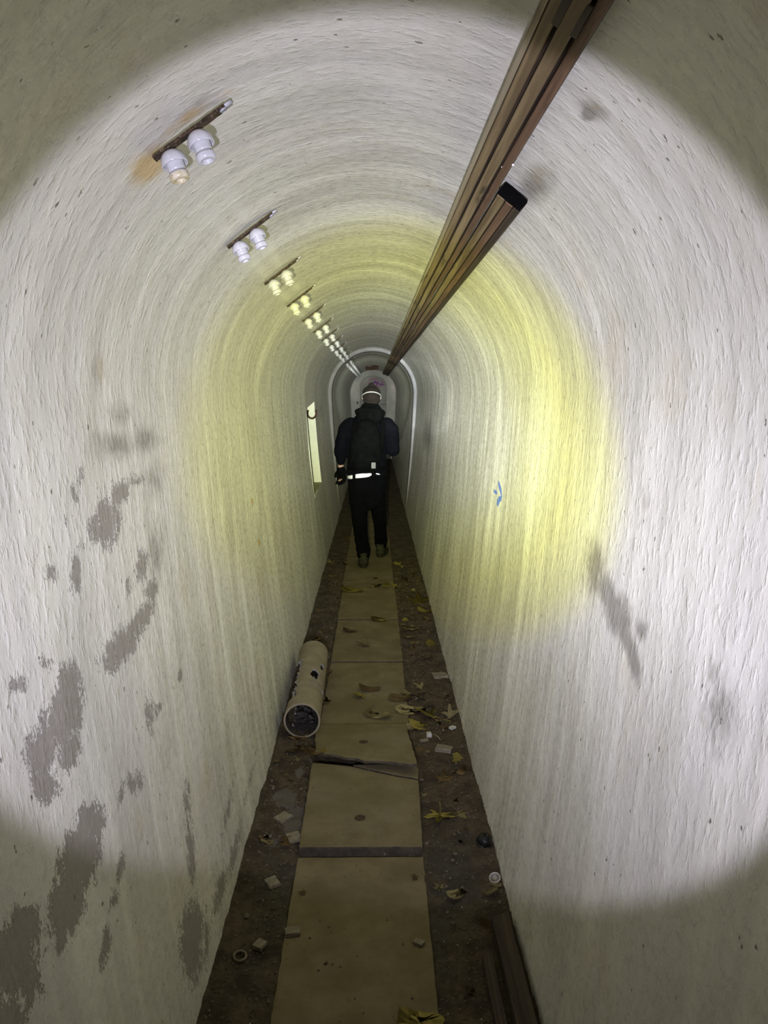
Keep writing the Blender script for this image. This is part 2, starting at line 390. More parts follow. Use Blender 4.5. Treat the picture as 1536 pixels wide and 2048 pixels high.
RUST = [(300, 330, 60, 36, -40, 1.2), (290, 335, 34, 24, -40, 1.3), (380, 235, 60, 14, -34, .9), (345, 260, 70, 16, -34, .6), (450, 190, 40, 12, -32, .6), (200, 740, 18, 60, 0, .5), (1510, 960, 34, 80, 0, .4), (1505, 1010, 20, 60, 0, .4),
        (1078, 350, 40, 54, 30, .42), (1190, 215, 30, 16, 30, .5), (505, 1002, 3, 8, 0, 1.4), (519, 1085, 3, 9, 0, 1.4), (45, 1000, 30, 40, 0, .3), (1410, 1430, 26, 70, 0, .35), (1080, 1200, 14, 50, 0, .3)]
MARK = [(991, 984, 4, 4, 0, 1.1), (998, 999, 3, 7, 25, 1.3), (999, 975, 2, 14, -10, .9), (995, 1008, 2, 6, 0, .8)]
for p in PEEL: blob(0, *p)
for p in GRIME_DARK: blob(1, *p)
for p in RUST: blob(2, *p)
for p in MARK: blob(3, *p)

def stain_fields(uvs):
    S = np.zeros((len(uvs), 4))
    for ch, c, Ji, k in BLOBS:
        d = (uvs - c) @ Ji.T; r = np.sqrt((d ** 2).sum(1))
        S[:, ch] = np.maximum(S[:, ch], k * np.clip(1.35 - r, 0, 1.35) / 1.35 if ch != 3 else k * np.clip(1.5 - r, 0, 1))
    return S

NICHE = (at(618, 900, 6.66), )   # (kept for reference of depth)
NY0, NY1, NZ0, NZ1 = 6.95, 7.95, .735, 1.563
def profile(v, Rr):
    """v = metres round from the left foot"""
    arc = math.pi * .60
    if v <= ZS: return (-hw(v, Rr), v)
    if v <= ZS + arc:
        a = (v - ZS) / .60; return (-math.cos(a) * Rr, ZS + math.sin(a) * Rr)
    z = ZS * 2 + arc - v; return (hw(z, Rr), z)
def tube_piece(name, v0, v1, us, dv, Rr=.60, hole=None, mat=M_WALL, disp=.004):
    nv = max(2, int(round((v1 - v0) / dv)) + 1); vs = np.linspace(v0, v1, nv)
    if hole: vs = np.array(sorted(set(list(vs[(np.abs(vs - hole[2]) > dv * .4) & (np.abs(vs - hole[3]) > dv * .4)]) + [hole[2], hole[3]])))
    nv = len(vs); co = []; uvl = []
    for u in us:
        for v in vs:
            x, z = profile(v, Rr)
            q = noise.noise(Vector((u * 1.7, v * 1.5, 3))) * disp * 1.6 + noise.noise(Vector((u * 6, v * 3.2, 9))) * disp * .8
            n = Vector((-x, 0, (ZS - z) if z > ZS else 0)).normalized()
            if hole and hole[0] - 1e-4 <= u <= hole[1] + 1e-4 and v in (hole[2], hole[3]):
                z = v - (.052 if v == hole[3] else .045) * (hole[1] - u) / (hole[1] - hole[0]); x = -hw(z); q = 0
            co.append((x + n.x * q, u, z + n.z * q)); uvl.append((u, v))
    faces = []
    for i in range(len(us) - 1):
        for j in range(nv - 1):
            if hole and hole[0] - 1e-4 < us[i] and us[i + 1] < hole[1] + 1e-4 and hole[2] - 1e-4 < vs[j] and vs[j + 1] < hole[3] + 1e-4: continue
            a = i * nv + j; faces.append((a, a + 1, a + nv + 1, a + nv)[::-1])
    me = bpy.data.meshes.new(name); me.from_pydata(co, [], faces)
    uvs = np.array(uvl); ly = me.uv_layers.new(name='UVMap')
    idx = np.empty(len(me.loops), dtype=np.int32); me.loops.foreach_get('vertex_index', idx)
    ly.data.foreach_set('uv', uvs[idx].ravel())
    S = stain_fields(uvs) if abs(Rr - .60) < 1e-6 else np.zeros((len(uvs), 4))
    for nm, cols in (('stain', S[:, :3]), ('mark', np.repeat(S[:, 3:4], 3, 1))):
        at2 = me.color_attributes.new(nm, 'FLOAT_COLOR', 'POINT')
        at2.data.foreach_set('color', np.hstack((cols, np.ones((len(cols), 1)))).ravel())
    o = link(name, me, mat); tag(o, kind='structure'); return o
ARCH = 10.55; END = 19.2
us_main = np.array(sorted(set(np.round(list(np.arange(-4, .3, .1)) + list(np.arange(.3, 4.2, .012)) + list(np.arange(4.2, ARCH, .04)) + [ARCH, NY0, NY1], 4))))
us_main = np.array([u for u in us_main if min(abs(u - NY0), abs(u - NY1)) > .015 or u in (NY0, NY1)])
tube_piece('wall_left', 0, ZS, us_main, .014, hole=(NY0, NY1, NZ0, NZ1))
tube_piece('ceiling', ZS, ZS + ARC, us_main, .014)
tube_piece('wall_right', ZS + ARC, 2 * ZS + ARC, us_main, .014)
us_far = np.arange(ARCH - .03, END + .06, .05)
R2 = .558
tube_piece('wall_far_left', 0, ZS, us_far, .04, R2)
tube_piece('ceiling_far', ZS, ZS + ARC, us_far, .04, R2)
tube_piece('wall_far_right', ZS + ARC, 2 * ZS + ARC, us_far, .04, R2)

# rim of the narrower tube: a rounded collar, lighter than the plaster
def collar(name, y0, y1, Ro, Ri, mat):
    bm = bmesh.new(); N = 120; rows = []
    prof = [(Ro, y0), (Ri + .022, y0), (Ri + .010, y0 + .004), (Ri + .003, y0 + .012), (Ri, y0 + .03), (Ri, y1), (Ro, y1)]
    for k in range(N + 1):
        v = (2 * ZS + ARC) * k / N
        row = []
        for Rr, y in prof:
            x, z = profile(v, Rr)
            row.append(bm.verts.new((x if z > .5 or Rr < .57 else x, y, z)))
        rows.append(row)
    for a, b in zip(rows, rows[1:]):
        for i in range(len(prof) - 1): bm.faces.new((a[i], a[i + 1], b[i + 1], b[i]))
    bmesh.ops.recalc_face_normals(bm, faces=bm.faces[:])
    return tag(link(name, bm, mat), 'pale rounded collar where the passage gets narrower, beyond the walker', None, None, 'structure')
M_RIM = simple('rim_plaster', (.22, .215, .215), (.27, .265, .265), 6, .8, .004, 30)
collar('trim_1', ARCH, ARCH + .16, .63, .553, M_RIM)

# recess in the left wall
bm = bmesh.new()
xo = -hw(1.1) ; D = .42
def quad(bm, *p): return bm.faces.new([bm.verts.new(q) for q in p])
n_ = 14
def nz(y, top): return (NZ1 - .052 * (NY1 - y) / (NY1 - NY0)) if top else (NZ0 - .045 * (NY1 - y) / (NY1 - NY0))
def jamb(b, y):
    z0, z1 = nz(y, 0), nz(y, 1); zs = [z0 + (z1 - z0) * i / n_ for i in range(n_ + 1)]
    L = [b.verts.new((-hw(z) + .003, y, z)) for z in zs]; Q = [b.verts.new((xo - D, y, z)) for z in zs]
    for i in range(n_): b.faces.new((L[i], L[i + 1], Q[i + 1], Q[i]))
def strip(b, top, n=10):
    ys = [NY0 + (NY1 - NY0) * i / n for i in range(n + 1)]
    A = [b.verts.new((-hw(nz(y, top)) + .003, y, nz(y, top))) for y in ys]; B = [b.verts.new((xo - D, y, nz(y, top))) for y in ys]
    for i in range(n): b.faces.new((A[i], A[i + 1], B[i + 1], B[i]))
b = bmesh.new(); jamb(b, NY0); jamb(b, NY1); strip(b, 1)
quad(b, (xo - D, NY0, nz(NY0, 0)), (xo - D, NY1, nz(NY1, 0)), (xo - D, NY1, nz(NY1, 1)), (xo - D, NY0, nz(NY0, 1)))
bmesh.ops.recalc_face_normals(b, faces=b.faces[:])
tag(link('trim_2', b, M_NICHE, smooth=False), 'clean white sides of the wall recess', None, None, 'structure')
b = bmesh.new(); strip(b, 0)
tag(link('trim_3', b, M_SILL, smooth=False), 'dusty sill of the wall recess', None, None, 'structure')
# horseshoe on the far side of the recess
hx = at(623.5, 827, NY1 - .02)
bm = bmesh.new(); pts = []
for k in range(17):
    a = R_(180 - 40 + 0) ; t = -1.30 * math.pi * (k / 16) + math.pi * 1.15
    pts.append(Vector((math.cos(t) * .044, 0, -math.sin(t) * .05 * (1.0 if math.sin(t) > 0 else 1.2))))
tube(bm, pts, [(.010, .012)] * 17, 8)
o = link('horseshoe', bm, M_RUSTD, loc=(hx.x, NY1 - .012, hx.z))
tag(o, 'rusty horseshoe hung open end up on the white side of the left wall recess', 'horseshoe')

# ------------------------------------------------------------------ end wall with doorway, and the wall behind it
def end_wall():
    bm = bmesh.new(); y = END; dw = .325; dz = 1.83; N = 40
    outer = []; inner = []
    for k in range(N + 1):
        v = (2 * ZS + ARC) * k / N; x, z = profile(v, R2 + .03); outer.append((x, z))
    # doorway outline: straight jambs and an arched head
    for k in range(N + 1):
        f = k / N
        if f < .4: inner.append((-dw, dz * f / .4))
        elif f <= .6:
            a = math.pi * (f - .4) / .2; inner.append((-math.cos(a) * dw, dz + math.sin(a) * .24))
        else: inner.append((dw, dz * (1 - f) / .4))
    O = [bm.verts.new((x, y, z)) for x, z in outer]; I = [bm.verts.new((x, y, z)) for x, z in inner]
    K = [bm.verts.new((x, y + .22, z)) for x, z in inner]
    for k in range(N):
        bm.faces.new((O[k], O[k + 1], I[k + 1], I[k])); bm.faces.new((I[k], I[k + 1], K[k + 1], K[k]))
    bmesh.ops.recalc_face_normals(bm, faces=bm.faces[:])
    return tag(link('wall_end', bm, M_ENDW, smooth=False), 'plastered end wall pierced by an arched doorway', None, None, 'structure')
end_wall()
BACK = END + 1.5
bm = bmesh.new(); quad(bm, (-1.0, BACK, -.05), (1.0, BACK, -.05), (1.0, BACK, 2.4), (-1.0, BACK, 2.4)); 
quad(bm, (-.8, END + .2, -.05), (-.8, BACK, -.05), (-.8, BACK, 2.4), (-.8, END + .2, 2.4)); quad(bm, (.8, END + .2, -.05), (.8, BACK, -.05), (.8, BACK, 2.4), (.8, END + .2, 2.4))
quad(bm, (-1, END + .2, 2.35), (1, END + .2, 2.35), (1, BACK, 2.35), (-1, BACK, 2.35))
tag(link('wall_back', bm, M_ENDW, smooth=False), 'blotchy pinkish wall seen through the end doorway', None, None, 'structure')
def stroke(bm, pts, r):
    tube(bm, pts, [(r, r * .35)] * len(pts), 6, ref=Vector((0, 1, 0)))
bm = bmesh.new()
for pp in ([(738, 760), (745, 758), (751, 757), (756, 759)], [(735, 768), (740, 764), (742, 770), (737, 771)], [(760, 762), (767, 763), (764, 769), (771, 768)], [(740, 773), (750, 771), (762, 774)], [(733, 775), (744, 779), (731, 790), (734, 805)]):
    stroke(bm, [at(x, y, BACK - .004) for x, y in pp], .011)
g = link('graffiti_lines', bm, M_PINK); tag(g, 'loose pink spray painted squiggles on the wall behind the end doorway', 'graffiti')
bm = bmesh.new()
for pp in ([(744, 768), (749, 763), (752, 769), (757, 763), (760, 770), (766, 765)], [(746, 764), (755, 766), (764, 771), (768, 769)], [(750, 761), (756, 768), (753, 772)]):
    stroke(bm, [at(x, y, BACK - .008) for x, y in pp], .013)
tag(link('graffiti_scribble', bm, M_PURPLE), 'dense purple spray painted scribble over the pink squiggles at the far end', 'graffiti')
# metal strip on the far tube beside the doorway
bm = bmesh.new(); p = at(714.5, 808, END - .03); box(bm, p, (.022, .02, .28), bev=.003)
o = empty('door_bracket', (0, 0, 0)); link('hinge_plate', bm, M_WHITEP, o); bm = bmesh.new(); box(bm, (p.x + .008, p.y - .02, p.z + .03), (.03, .03, .05), bev=.004); link('latch', bm, M_RUSTD, o)
tag(o, 'narrow pale hinge plate with dark latch at left of the end doorway', 'bracket')
bm = bmesh.new(); p = at(767, 809, BACK - .01); box(bm, p, (.14, .03, .012), bev=.003)
tag(link('wall_ledge', bm, M_RUSTD), 'thin dark iron strip fixed on the wall behind the end doorway, right of the head', 'iron strip')
# rusty box under the far crown
p0 = at(744, 736.5, 16.2); bm = bmesh.new()
box(bm, (0, 0, 0), (.26, .12, .062), bev=.006)
for v in bm.verts: v.co.z += .008 * math.sin(v.co.x * 18)
o = empty('junction_box', p0); link('casing', bm, M_RUSTD, o)
bm = bmesh.new(); box(bm, (.07, 0, .045), (.13, .04, .016)); link('hanger', bm, M_RUSTD, o)
bm = bmesh.new(); box(bm, (-.13, 0, .035), (.06, .03, .01), Matrix.Rotation(.3, 3, 'Y')); link('bent_tab', bm, M_RUSTD, o)
tag(o, 'rust brown iron box hanging from the crown near the far end', 'box')

# ------------------------------------------------------------------ floor
PALE = []
def fblob(ch, cx, cy, rx, ry, k):
    c = gp(cx, cy); a = gp(cx + rx, cy); b = gp(cx, cy - ry)
    PALE.append((ch, c.x, c.y, abs(a.x - c.x), abs(b.y - c.y), k))
for p in ((0, 570, 1600, 30, 22, 1.1), (0, 590, 1640, 34, 40, 1.0), (0, 545, 1690, 20, 30, .6), (0, 575, 1760, 44, 60, .45), (0, 600, 1550, 14, 20, .7), (0, 520, 1850, 26, 30, .4),
          (1, 900, 1760, 60, 90, 1.0), (1, 880, 1880, 40, 80, 1.0), (1, 560, 1790, 60, 110, .8), (1, 920, 1680, 30, 40, .6), (0, 870, 1540, 14, 30, .3), (1, 500, 1950, 60, 80, .5)): fblob(*p)
def ground_z(x, y):
    s = abs(x + .035)
    z = .004 + .016 * max(0, (abs(x) - .22) / .23) ** 1.5
    z += .011 * noise.fractal(Vector((x * 14, y * 14, 1)), 1.0, 2.1, 4) + .004 * noise.noise(Vector((x * 60, y * 60, 5)))
    if s < .2: z -= .03
    elif s < .23: z -= .03 * (.23 - s) / .03
    return z
def floor():
    xs = np.arange(-.475, .4751, .0095)
    ys = np.concatenate((np.arange(-4, 1.2, .12), np.arange(1.2, 4.6, .0095), np.arange(4.6, 8, .02), np.arange(8, BACK + .1, .08)))
    co = []; P = []
    for y in ys:
        for x in xs:
            co.append((x, y, ground_z(x, y))); f = [0, 0]
            for ch, cx, cy, rx, ry, k in PALE:
                r = math.hypot((x - cx) / rx, (y - cy) / ry)
                if r < 1.35: f[ch] = max(f[ch], k * (1.35 - r) / 1.35)
            P.append((f[0], f[1], 0, 1))
    nx = len(xs); faces = [(i * nx + j, i * nx + j + 1, (i + 1) * nx + j + 1, (i + 1) * nx + j) for i in range(len(ys) - 1) for j in range(nx - 1)]
    me = bpy.data.meshes.new('floor'); me.from_pydata(co, [], faces)
    a = me.color_attributes.new('pale', 'FLOAT_COLOR', 'POINT'); a.data.foreach_set('color', np.array(P).ravel())
    tag(link('floor', me, M_DIRT), kind='structure')
floor()

# ------------------------------------------------------------------ cover slabs over the duct
def slab(name, outline, z0, z1, hole=None, tilt=None, label='', jag=.003, mats=None):
    """outline: list of (x, y); built as a rim-rounded plate with a slightly worn edge"""
    pts = []
    n = len(outline)
    for i in range(n):
        a, b = Vector(outline[i]), Vector(outline[(i + 1) % n]); m = max(1, int((b - a).length / .025))
        for k in range(m):
            p = a.lerp(b, k / m); q = noise.noise_vector(Vector((p.x * 22, p.y * 22, z1 * 10))) * jag
            pts.append((p.x + q.x, p.y + q.y))
    bm = bmesh.new()
    cx = sum(p[0] for p in pts) / len(pts); cy = sum(p[1] for p in pts) / len(pts)
    def ringv(z, inset): 
        out = []
        for x, y in pts:
            d = Vector((cx - x, cy - y)); d.normalize(); out.append(bm.verts.new((x + d.x * inset, y + d.y * inset, z)))
        return out
    rs = [ringv(z0, 0), ringv(z1 - .006, 0), ringv(z1 - .0015, .002), ringv(z1, .006)]
    for ri, (a, b) in enumerate(zip(rs, rs[1:])):
        for k in range(len(pts)):
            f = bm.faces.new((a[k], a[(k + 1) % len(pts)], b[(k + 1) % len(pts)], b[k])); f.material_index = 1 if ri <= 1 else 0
    top = bm.faces.new(rs[-1]); bm.faces.new(rs[0][::-1])
    bmesh.ops.triangulate(bm, faces=[top])
    bmesh.ops.recalc_face_normals(bm, faces=bm.faces[:])
    ang = (Vector((cx, cy, z1)))
    if tilt:
        bmesh.ops.rotate(bm, cent=Vector(tilt[0]), matrix=tilt[1], verts=bm.verts[:])
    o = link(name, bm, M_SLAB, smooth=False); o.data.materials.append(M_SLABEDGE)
    if hole:
        for hx_, hy_, hr in hole:
            b2 = bmesh.new(); lathe(b2, [(hr, -.002), (hr, .0012), (hr * .8, .0016), (hr * .72, .0002), (0, -.0002)], 20)
            c = Vector((hx_, hy_, z1 + .0005))
            if tilt: c = tilt[1] @ (c - Vector(tilt[0])) + Vector(tilt[0])
            h = link('lifting_plug', b2, M_RUST, o, loc=c)
            if tilt: h.rotation_euler = tilt[1].to_euler()
            h['label'] = 'round dark plug filling the lifting hole'
    tag(o, label, 'slab'); return o
def gxy(px, py, z=0): p = gp(px, py, z); return (p.x, p.y)
yB = gxy(720, 1697, .03)[1]; yC = gxy(720, 1448, .03)[1]
xl, xr = -.262, .198
slab('cover_slab', [(xl - .004, .9), (xr - .012, .9), (xr - .006, yB - .012), (xl + .004, yB - .012)], -.045, .006, label='long smooth cover slab nearest the camera, reaching the bottom of the photo')
hb = gxy(720, 1636, .03)
slab('cover_slab', [gxy(597, 1694, .03), gxy(846, 1693, .03), gxy(838, 1560, .03), gxy(780, 1550, .03), gxy(700, 1531, .03), gxy(624, 1524, .03)], -.03, .030,
     [(hb[0], hb[1], .021)], label='raised cover slab with one round plug, in front of the broken tilted piece')
slab('cover_slab', [gxy(706, 1529, .027), gxy(782, 1547, .027), gxy(838, 1557, .027), gxy(838, 1536, .027), gxy(826, 1528, .02)], -.03, .026,
     label='thin wedge of slab cracked off, between the raised slab and the tilted piece', jag=.004)
# tilted broken piece: its broken front edge stands proud
o0 = gxy(727, 1449, .018)
tiltM = Matrix.Rotation(R_(-8.5), 3, 'X') @ Matrix.Rotation(R_(1.0), 3, 'Y')
zt = .055
pts_c = [(-.300, yC - .005), (.150, yC + .0)]
fr = [gxy(835, 1531, .068), gxy(822, 1533, .068), gxy(790, 1528, .068), gxy(755, 1525, .068), gxy(728, 1525, .068), gxy(712, 1518, .068), gxy(690, 1516, .068), gxy(668, 1508, .068), gxy(650, 1507, .068), gxy(631, 1501, .068)]
fy = lambda p: (p[0], yC - (yC - p[1]) * 1.0)
hc = gxy(727, 1486, .05); hd = gxy(680, 1483, .05)
bl = gxy(629, 1449, .03); br = gxy(812, 1447, .03)
slab('broken_cover_slab', [bl, br][::1] + [fy(p) for p in fr], .017, .030, [(hc[0], hc[1], .021)],
     tilt=((0, yC, .020), Matrix.Rotation(R_(-5.5), 3, 'X')), label='broken cover slab tilted up over a dark gap, beside the open end of the pipe', jag=.006)
ys_ = [yC + .012] + [gxy(720, y)[1] for y in (1325, 1240, 1168)]
k = ys_[-1]
while k < END: k += 1.0; ys_.append(k)
desc = ['cover slab with a curled leaf on it, just beyond the tilted broken piece', 'cover slab alongside the far end of the pipe, with one leaf in its middle', 'grimy cover slab between the pipe and the leaf-strewn seam behind the walker', 'cover slab under the rear foot of the walking person', 'cover slab under the front foot of the walking person']
for i in range(len(ys_) - 1):
    j = random.uniform(-.006, .006)
    lab = desc[i] if i < 5 else 'dim cover slab in the narrow strip of floor beyond the walking person'
    o = slab('cover_slab', [(xl + j + .006, ys_[i] + .012), (xr + j - .004, ys_[i] + .012), (xr + j * .5 - .004, ys_[i + 1] - .012), (xl + j + .010, ys_[i + 1] - .012)], -.045, .006 + random.uniform(-.002, .004), label=lab, jag=.005)
    if i >= 5: o['group'] = 'cover slabs beyond the walker'

# ------------------------------------------------------------------ pipe
def pipe():
    D0, D1, ro, ri = 3.49, 4.43, .088, .079
    a = Vector((-.330, D0, ro + .012)); b = Vector((-.347, D1, ro + .012))
    NU, NV = 150, 96; bm = bmesh.new(); out = []; inn = []
    d = (b - a).normalized(); ax, bx = frame_of(d, Vector((0, 0, 1)))
    rim0 = [0] * NV
    def pos(i, j, r):
        c = a.lerp(b, i / NU); t = 2 * math.pi * j / NV
        return c + Vector((math.cos(t), 0, math.sin(t))) * r
    for i in range(NU + 1):
        out.append([bm.verts.new(pos(i, j, ro)) for j in range(NV)]); inn.append([bm.verts.new(pos(i, j, ri)) for j in range(NV)])
    def gone(i, j):
        t = (j + .5) / NV * 360; u = (i + .5) / NU
        n = noise.noise(Vector((u * 26, t * .08, 2))) ; n2 = noise.noise(Vector((u * 70, t * .2, 7)))
        # side towards the wall is broken away (angles 95..180 deg) along most of the length
        lo = 124 + 18 * n + 8 * n2 + (26 if u > .70 else 0) + 60 * max(0, (u - .78)) + (22 if u < .12 else 0)
        if lo < t < 232 + 14 * n and .07 < u < .93: return True
        # hole near the crown, to the right
        if ((u - .44) / .075) ** 2 + ((t - 62) / 16) ** 2 < 1 + .7 * n + .5 * n2: return True
        if ((u - .62) / .05) ** 2 + ((t - 36) / 11) ** 2 < 1 + .8 * n + .6 * n2: return True
        if ((u - .30) / .03) ** 2 + ((t - 16) / 12) ** 2 < 1 + .8 * n + .6 * n2: return True
        return False
    keep = [[not gone(i, j) for j in range(NV)] for i in range(NU)]
    for i in range(NU):
        for j in range(NV):
            j2 = (j + 1) % NV
            if not keep[i][j]: continue
            bm.faces.new((out[i][j], out[i][j2], out[i + 1][j2], out[i + 1][j]))
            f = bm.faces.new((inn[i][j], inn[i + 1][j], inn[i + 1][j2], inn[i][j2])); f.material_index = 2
            for (i3, j3, v) in ((i - 1, j, (i, j, i, j2)), (i + 1, j, (i + 1, j2, i + 1, j)), (i, (j - 1) % NV, (i + 1, j, i, j)), (i, j2, (i, j2, i + 1, j2))):
                open_ = i3 < 0 or i3 >= NU or not keep[i3][j3]
                if open_:
                    f = bm.faces.new((out[v[0]][v[1]], inn[v[0]][v[1]], inn[v[2]][v[3]], out[v[2]][v[3]])); f.material_index = 0 if (i3 < 0 or i3 >= NU) else 1
    loose = [v for v in bm.verts if not v.link_faces]
    bmesh.ops.delete(bm, geom=loose, context='VERTS')
    bmesh.ops.recalc_face_normals(bm, faces=bm.faces[:])
    root = empty('broken_pipe', (a.x, a.y, 0)); 
    me = bpy.data.meshes.new('shell'); bm.to_mesh(me); bm.free()
    me.materials.append(M_PIPE); me.materials.append(M_PIPEB); me.materials.append(M_PIPEDK)
    me.polygons.foreach_set('use_smooth', [False] * len(me.polygons))
    for p in me.vertices: p.co -= Vector((a.x, a.y, 0))
    s = bpy.data.objects.new('shell', me); COL.objects.link(s); s.parent = root
    tag(root, 'broken beige drain pipe with ragged holes lying against the left wall', 'pipe')
    # pale flakes where the crown is chipped
    bm = bmesh.new()
    for k in range(26):
        u = random.gauss(.30, .035); t = R_(random.gauss(62, 10)); c = a.lerp(b, u) - Vector((a.x, a.y, 0)); p = c + Vector((math.cos(t), 0, math.sin(t))) * (ro + .0015)
        vs = box(bm, p, (random.uniform(.003, .009), random.uniform(.003, .012), .002), Matrix.Rotation(random.uniform(0, 3), 3, 'Z'))
    link('chipped_flakes', bm, M_PIPEB, root)['kind'] = 'stuff'
    # rubbish packed inside the mouth
    bm = bmesh.new()
    for k in range(30):
        u = random.uniform(.03, .5); t = random.uniform(3.5, 5.9); r = random.uniform(.03, .06)
        c = a.lerp(b, u); p = c + Vector((math.cos(t), 0, math.sin(t))) * r
        bmesh.ops.create_icosphere(bm, subdivisions=1, radius=random.uniform(.008, .018), matrix=Matrix.Translation(p) @ Matrix.Rotation(random.uniform(0, 3), 4, 'X') @ Matrix.Diagonal((1, 1.4, .6, 1)))
    o = link('debris_in_pipe', bm, M_PIPEDK, smooth=False); tag(o, 'dark rubbish packed inside the mouth of the pipe', 'debris', kind='stuff')
pipe()

# ------------------------------------------------------------------ timber trunking under the vault
def polar(phi, r, y): a = R_(phi); return Vector((math.sin(a) * r, y, ZS + math.cos(a) * r))
def batten(phi0, phi1, r0, r1, ya, yb, mat, parent, name='batten', wob=.0, segs=24, seed=0):
    """a long timber lying tangent to the vault; r0 inner face, r1 back face"""
    bm = bmesh.new(); pm = (phi0 + phi1) / 2; rings = []
    e = Vector((math.cos(R_(pm)), 0, -math.sin(R_(pm)))); nrm = Vector((math.sin(R_(pm)), 0, math.cos(R_(pm))))
    wdt = 2 * r0 * math.tan(R_((phi1 - phi0) / 2)); c = .002
    sec = [(-wdt / 2, r1), (-wdt / 2, r0 + c), (-wdt / 2 + c, r0), (wdt / 2 - c, r0), (wdt / 2, r0 + c), (wdt / 2, r1)]
    for i in range(segs + 1):
        y = ya + (yb - ya) * i / segs
        dx = noise.noise(Vector((y * .9, seed, 0))) * wob; dz = noise.noise(Vector((y * .9, seed, 5))) * wob
        sh_ = .044 * min(1, max(0, (y - (ARCH - .5)) / .4))
        rings.append([bm.verts.new(Vector((0, y, ZS)) + e * (s + dx) + nrm * (r + dz - sh_)) for s, r in sec])
    for a, b in zip(rings, rings[1:]):
        for k in range(6): bm.faces.new((a[k], a[(k + 1) % 6], b[(k + 1) % 6], b[k]))
    bm.faces.new(rings[0][::-1]); bm.faces.new(rings[-1])
    bmesh.ops.recalc_face_normals(bm, faces=bm.faces[:])
    return link(name, bm, mat, parent, smooth=False)
Y0 = .35
root = empty('timber_trunking', (0, 0, 0)); tag(root, 'long grooved brown timber trunking under the vault, running from the camera to the far end', 'trunking')
batten(25.6, 33.4, .560, .594, Y0, END - .6, M_WOODD, root, 'backing_board', .003, 60, 1)
batten(25.0, 26.0, .540, .592, Y0, END - .6, M_WOODL, root, 'side_board', .003, 60, 1)
batten(26.1, 28.1, .543, .568, Y0, END - .6, M_WOOD, root, 'strip', .003, 60, 1)
batten(28.75, 31.0, .540, .568, Y0, END - .6, M_WOOD, root, 'strip', .003, 60, 1)
batten(31.55, 33.3, .545, .592, Y0, END - .6, M_WOODR, root, 'strip', .003, 60, 1)
for phi in (28.4, 31.3):
    for y in (1.05,):
        bm = bmesh.new(); p = polar(phi - .2, .543, y); box(bm, p, (.011, .085, .006), Matrix.Rotation(R_(phi), 3, 'Y'), .002); link('sliver', bm, M_WOODD, root)  # added dark blocks that paint the shaded cavities between the strips
for x, y, r in ((1156, 12, .0032), (1185, 42, .0028), (1026, 330, .0026), (1004, 334, .0016)):
    p = CAM + ray(x, y) * ((.538) / math.hypot(*(lambda d: (d.x, d.z))(ray(x, y)))) 
    bm = bmesh.new(); bmesh.ops.create_icosphere(bm, subdivisions=2, radius=r, matrix=Matrix.Translation(p) @ Matrix.Diagonal((1, 2.2, .8, 1)))
    for v in bm.verts: v.co += noise.noise_vector(v.co * 400) * r * .5
    link('fluff', bm, M_COTTON, root)
root2 = empty('timber_trunking', (0, 0, 0)); tag(root2, 'second timber trunking with dark sawn end, on the right of the long grooved one', 'trunking')
Y2 = 1.92
batten(33.7, 40.8, .572, .592, Y2, END - .6, M_WOODD, root2, 'backing_board', .003, 60, 4)
batten(33.9, 36.2, .561, .580, Y2, END - .6, M_WOOD, root2, 'strip', .003, 60, 4)
batten(36.5, 38.6, .559, .580, Y2, END - .6, M_WOODR, root2, 'strip', .003, 60, 4)
batten(38.8, 40.7, .562, .592, Y2, END - .6, M_WOODD, root2, 'strip', .003, 60, 4)
bm = bmesh.new(); pc = polar(37.1, .577, Y2 - .004); box(bm, pc, (.068, .006, .032), Matrix.Rotation(R_(37.2), 3, 'Y'), .002)
o = link('end_cap', bm, M_STRAP, root2); o['label'] = 'dark sawn end board'

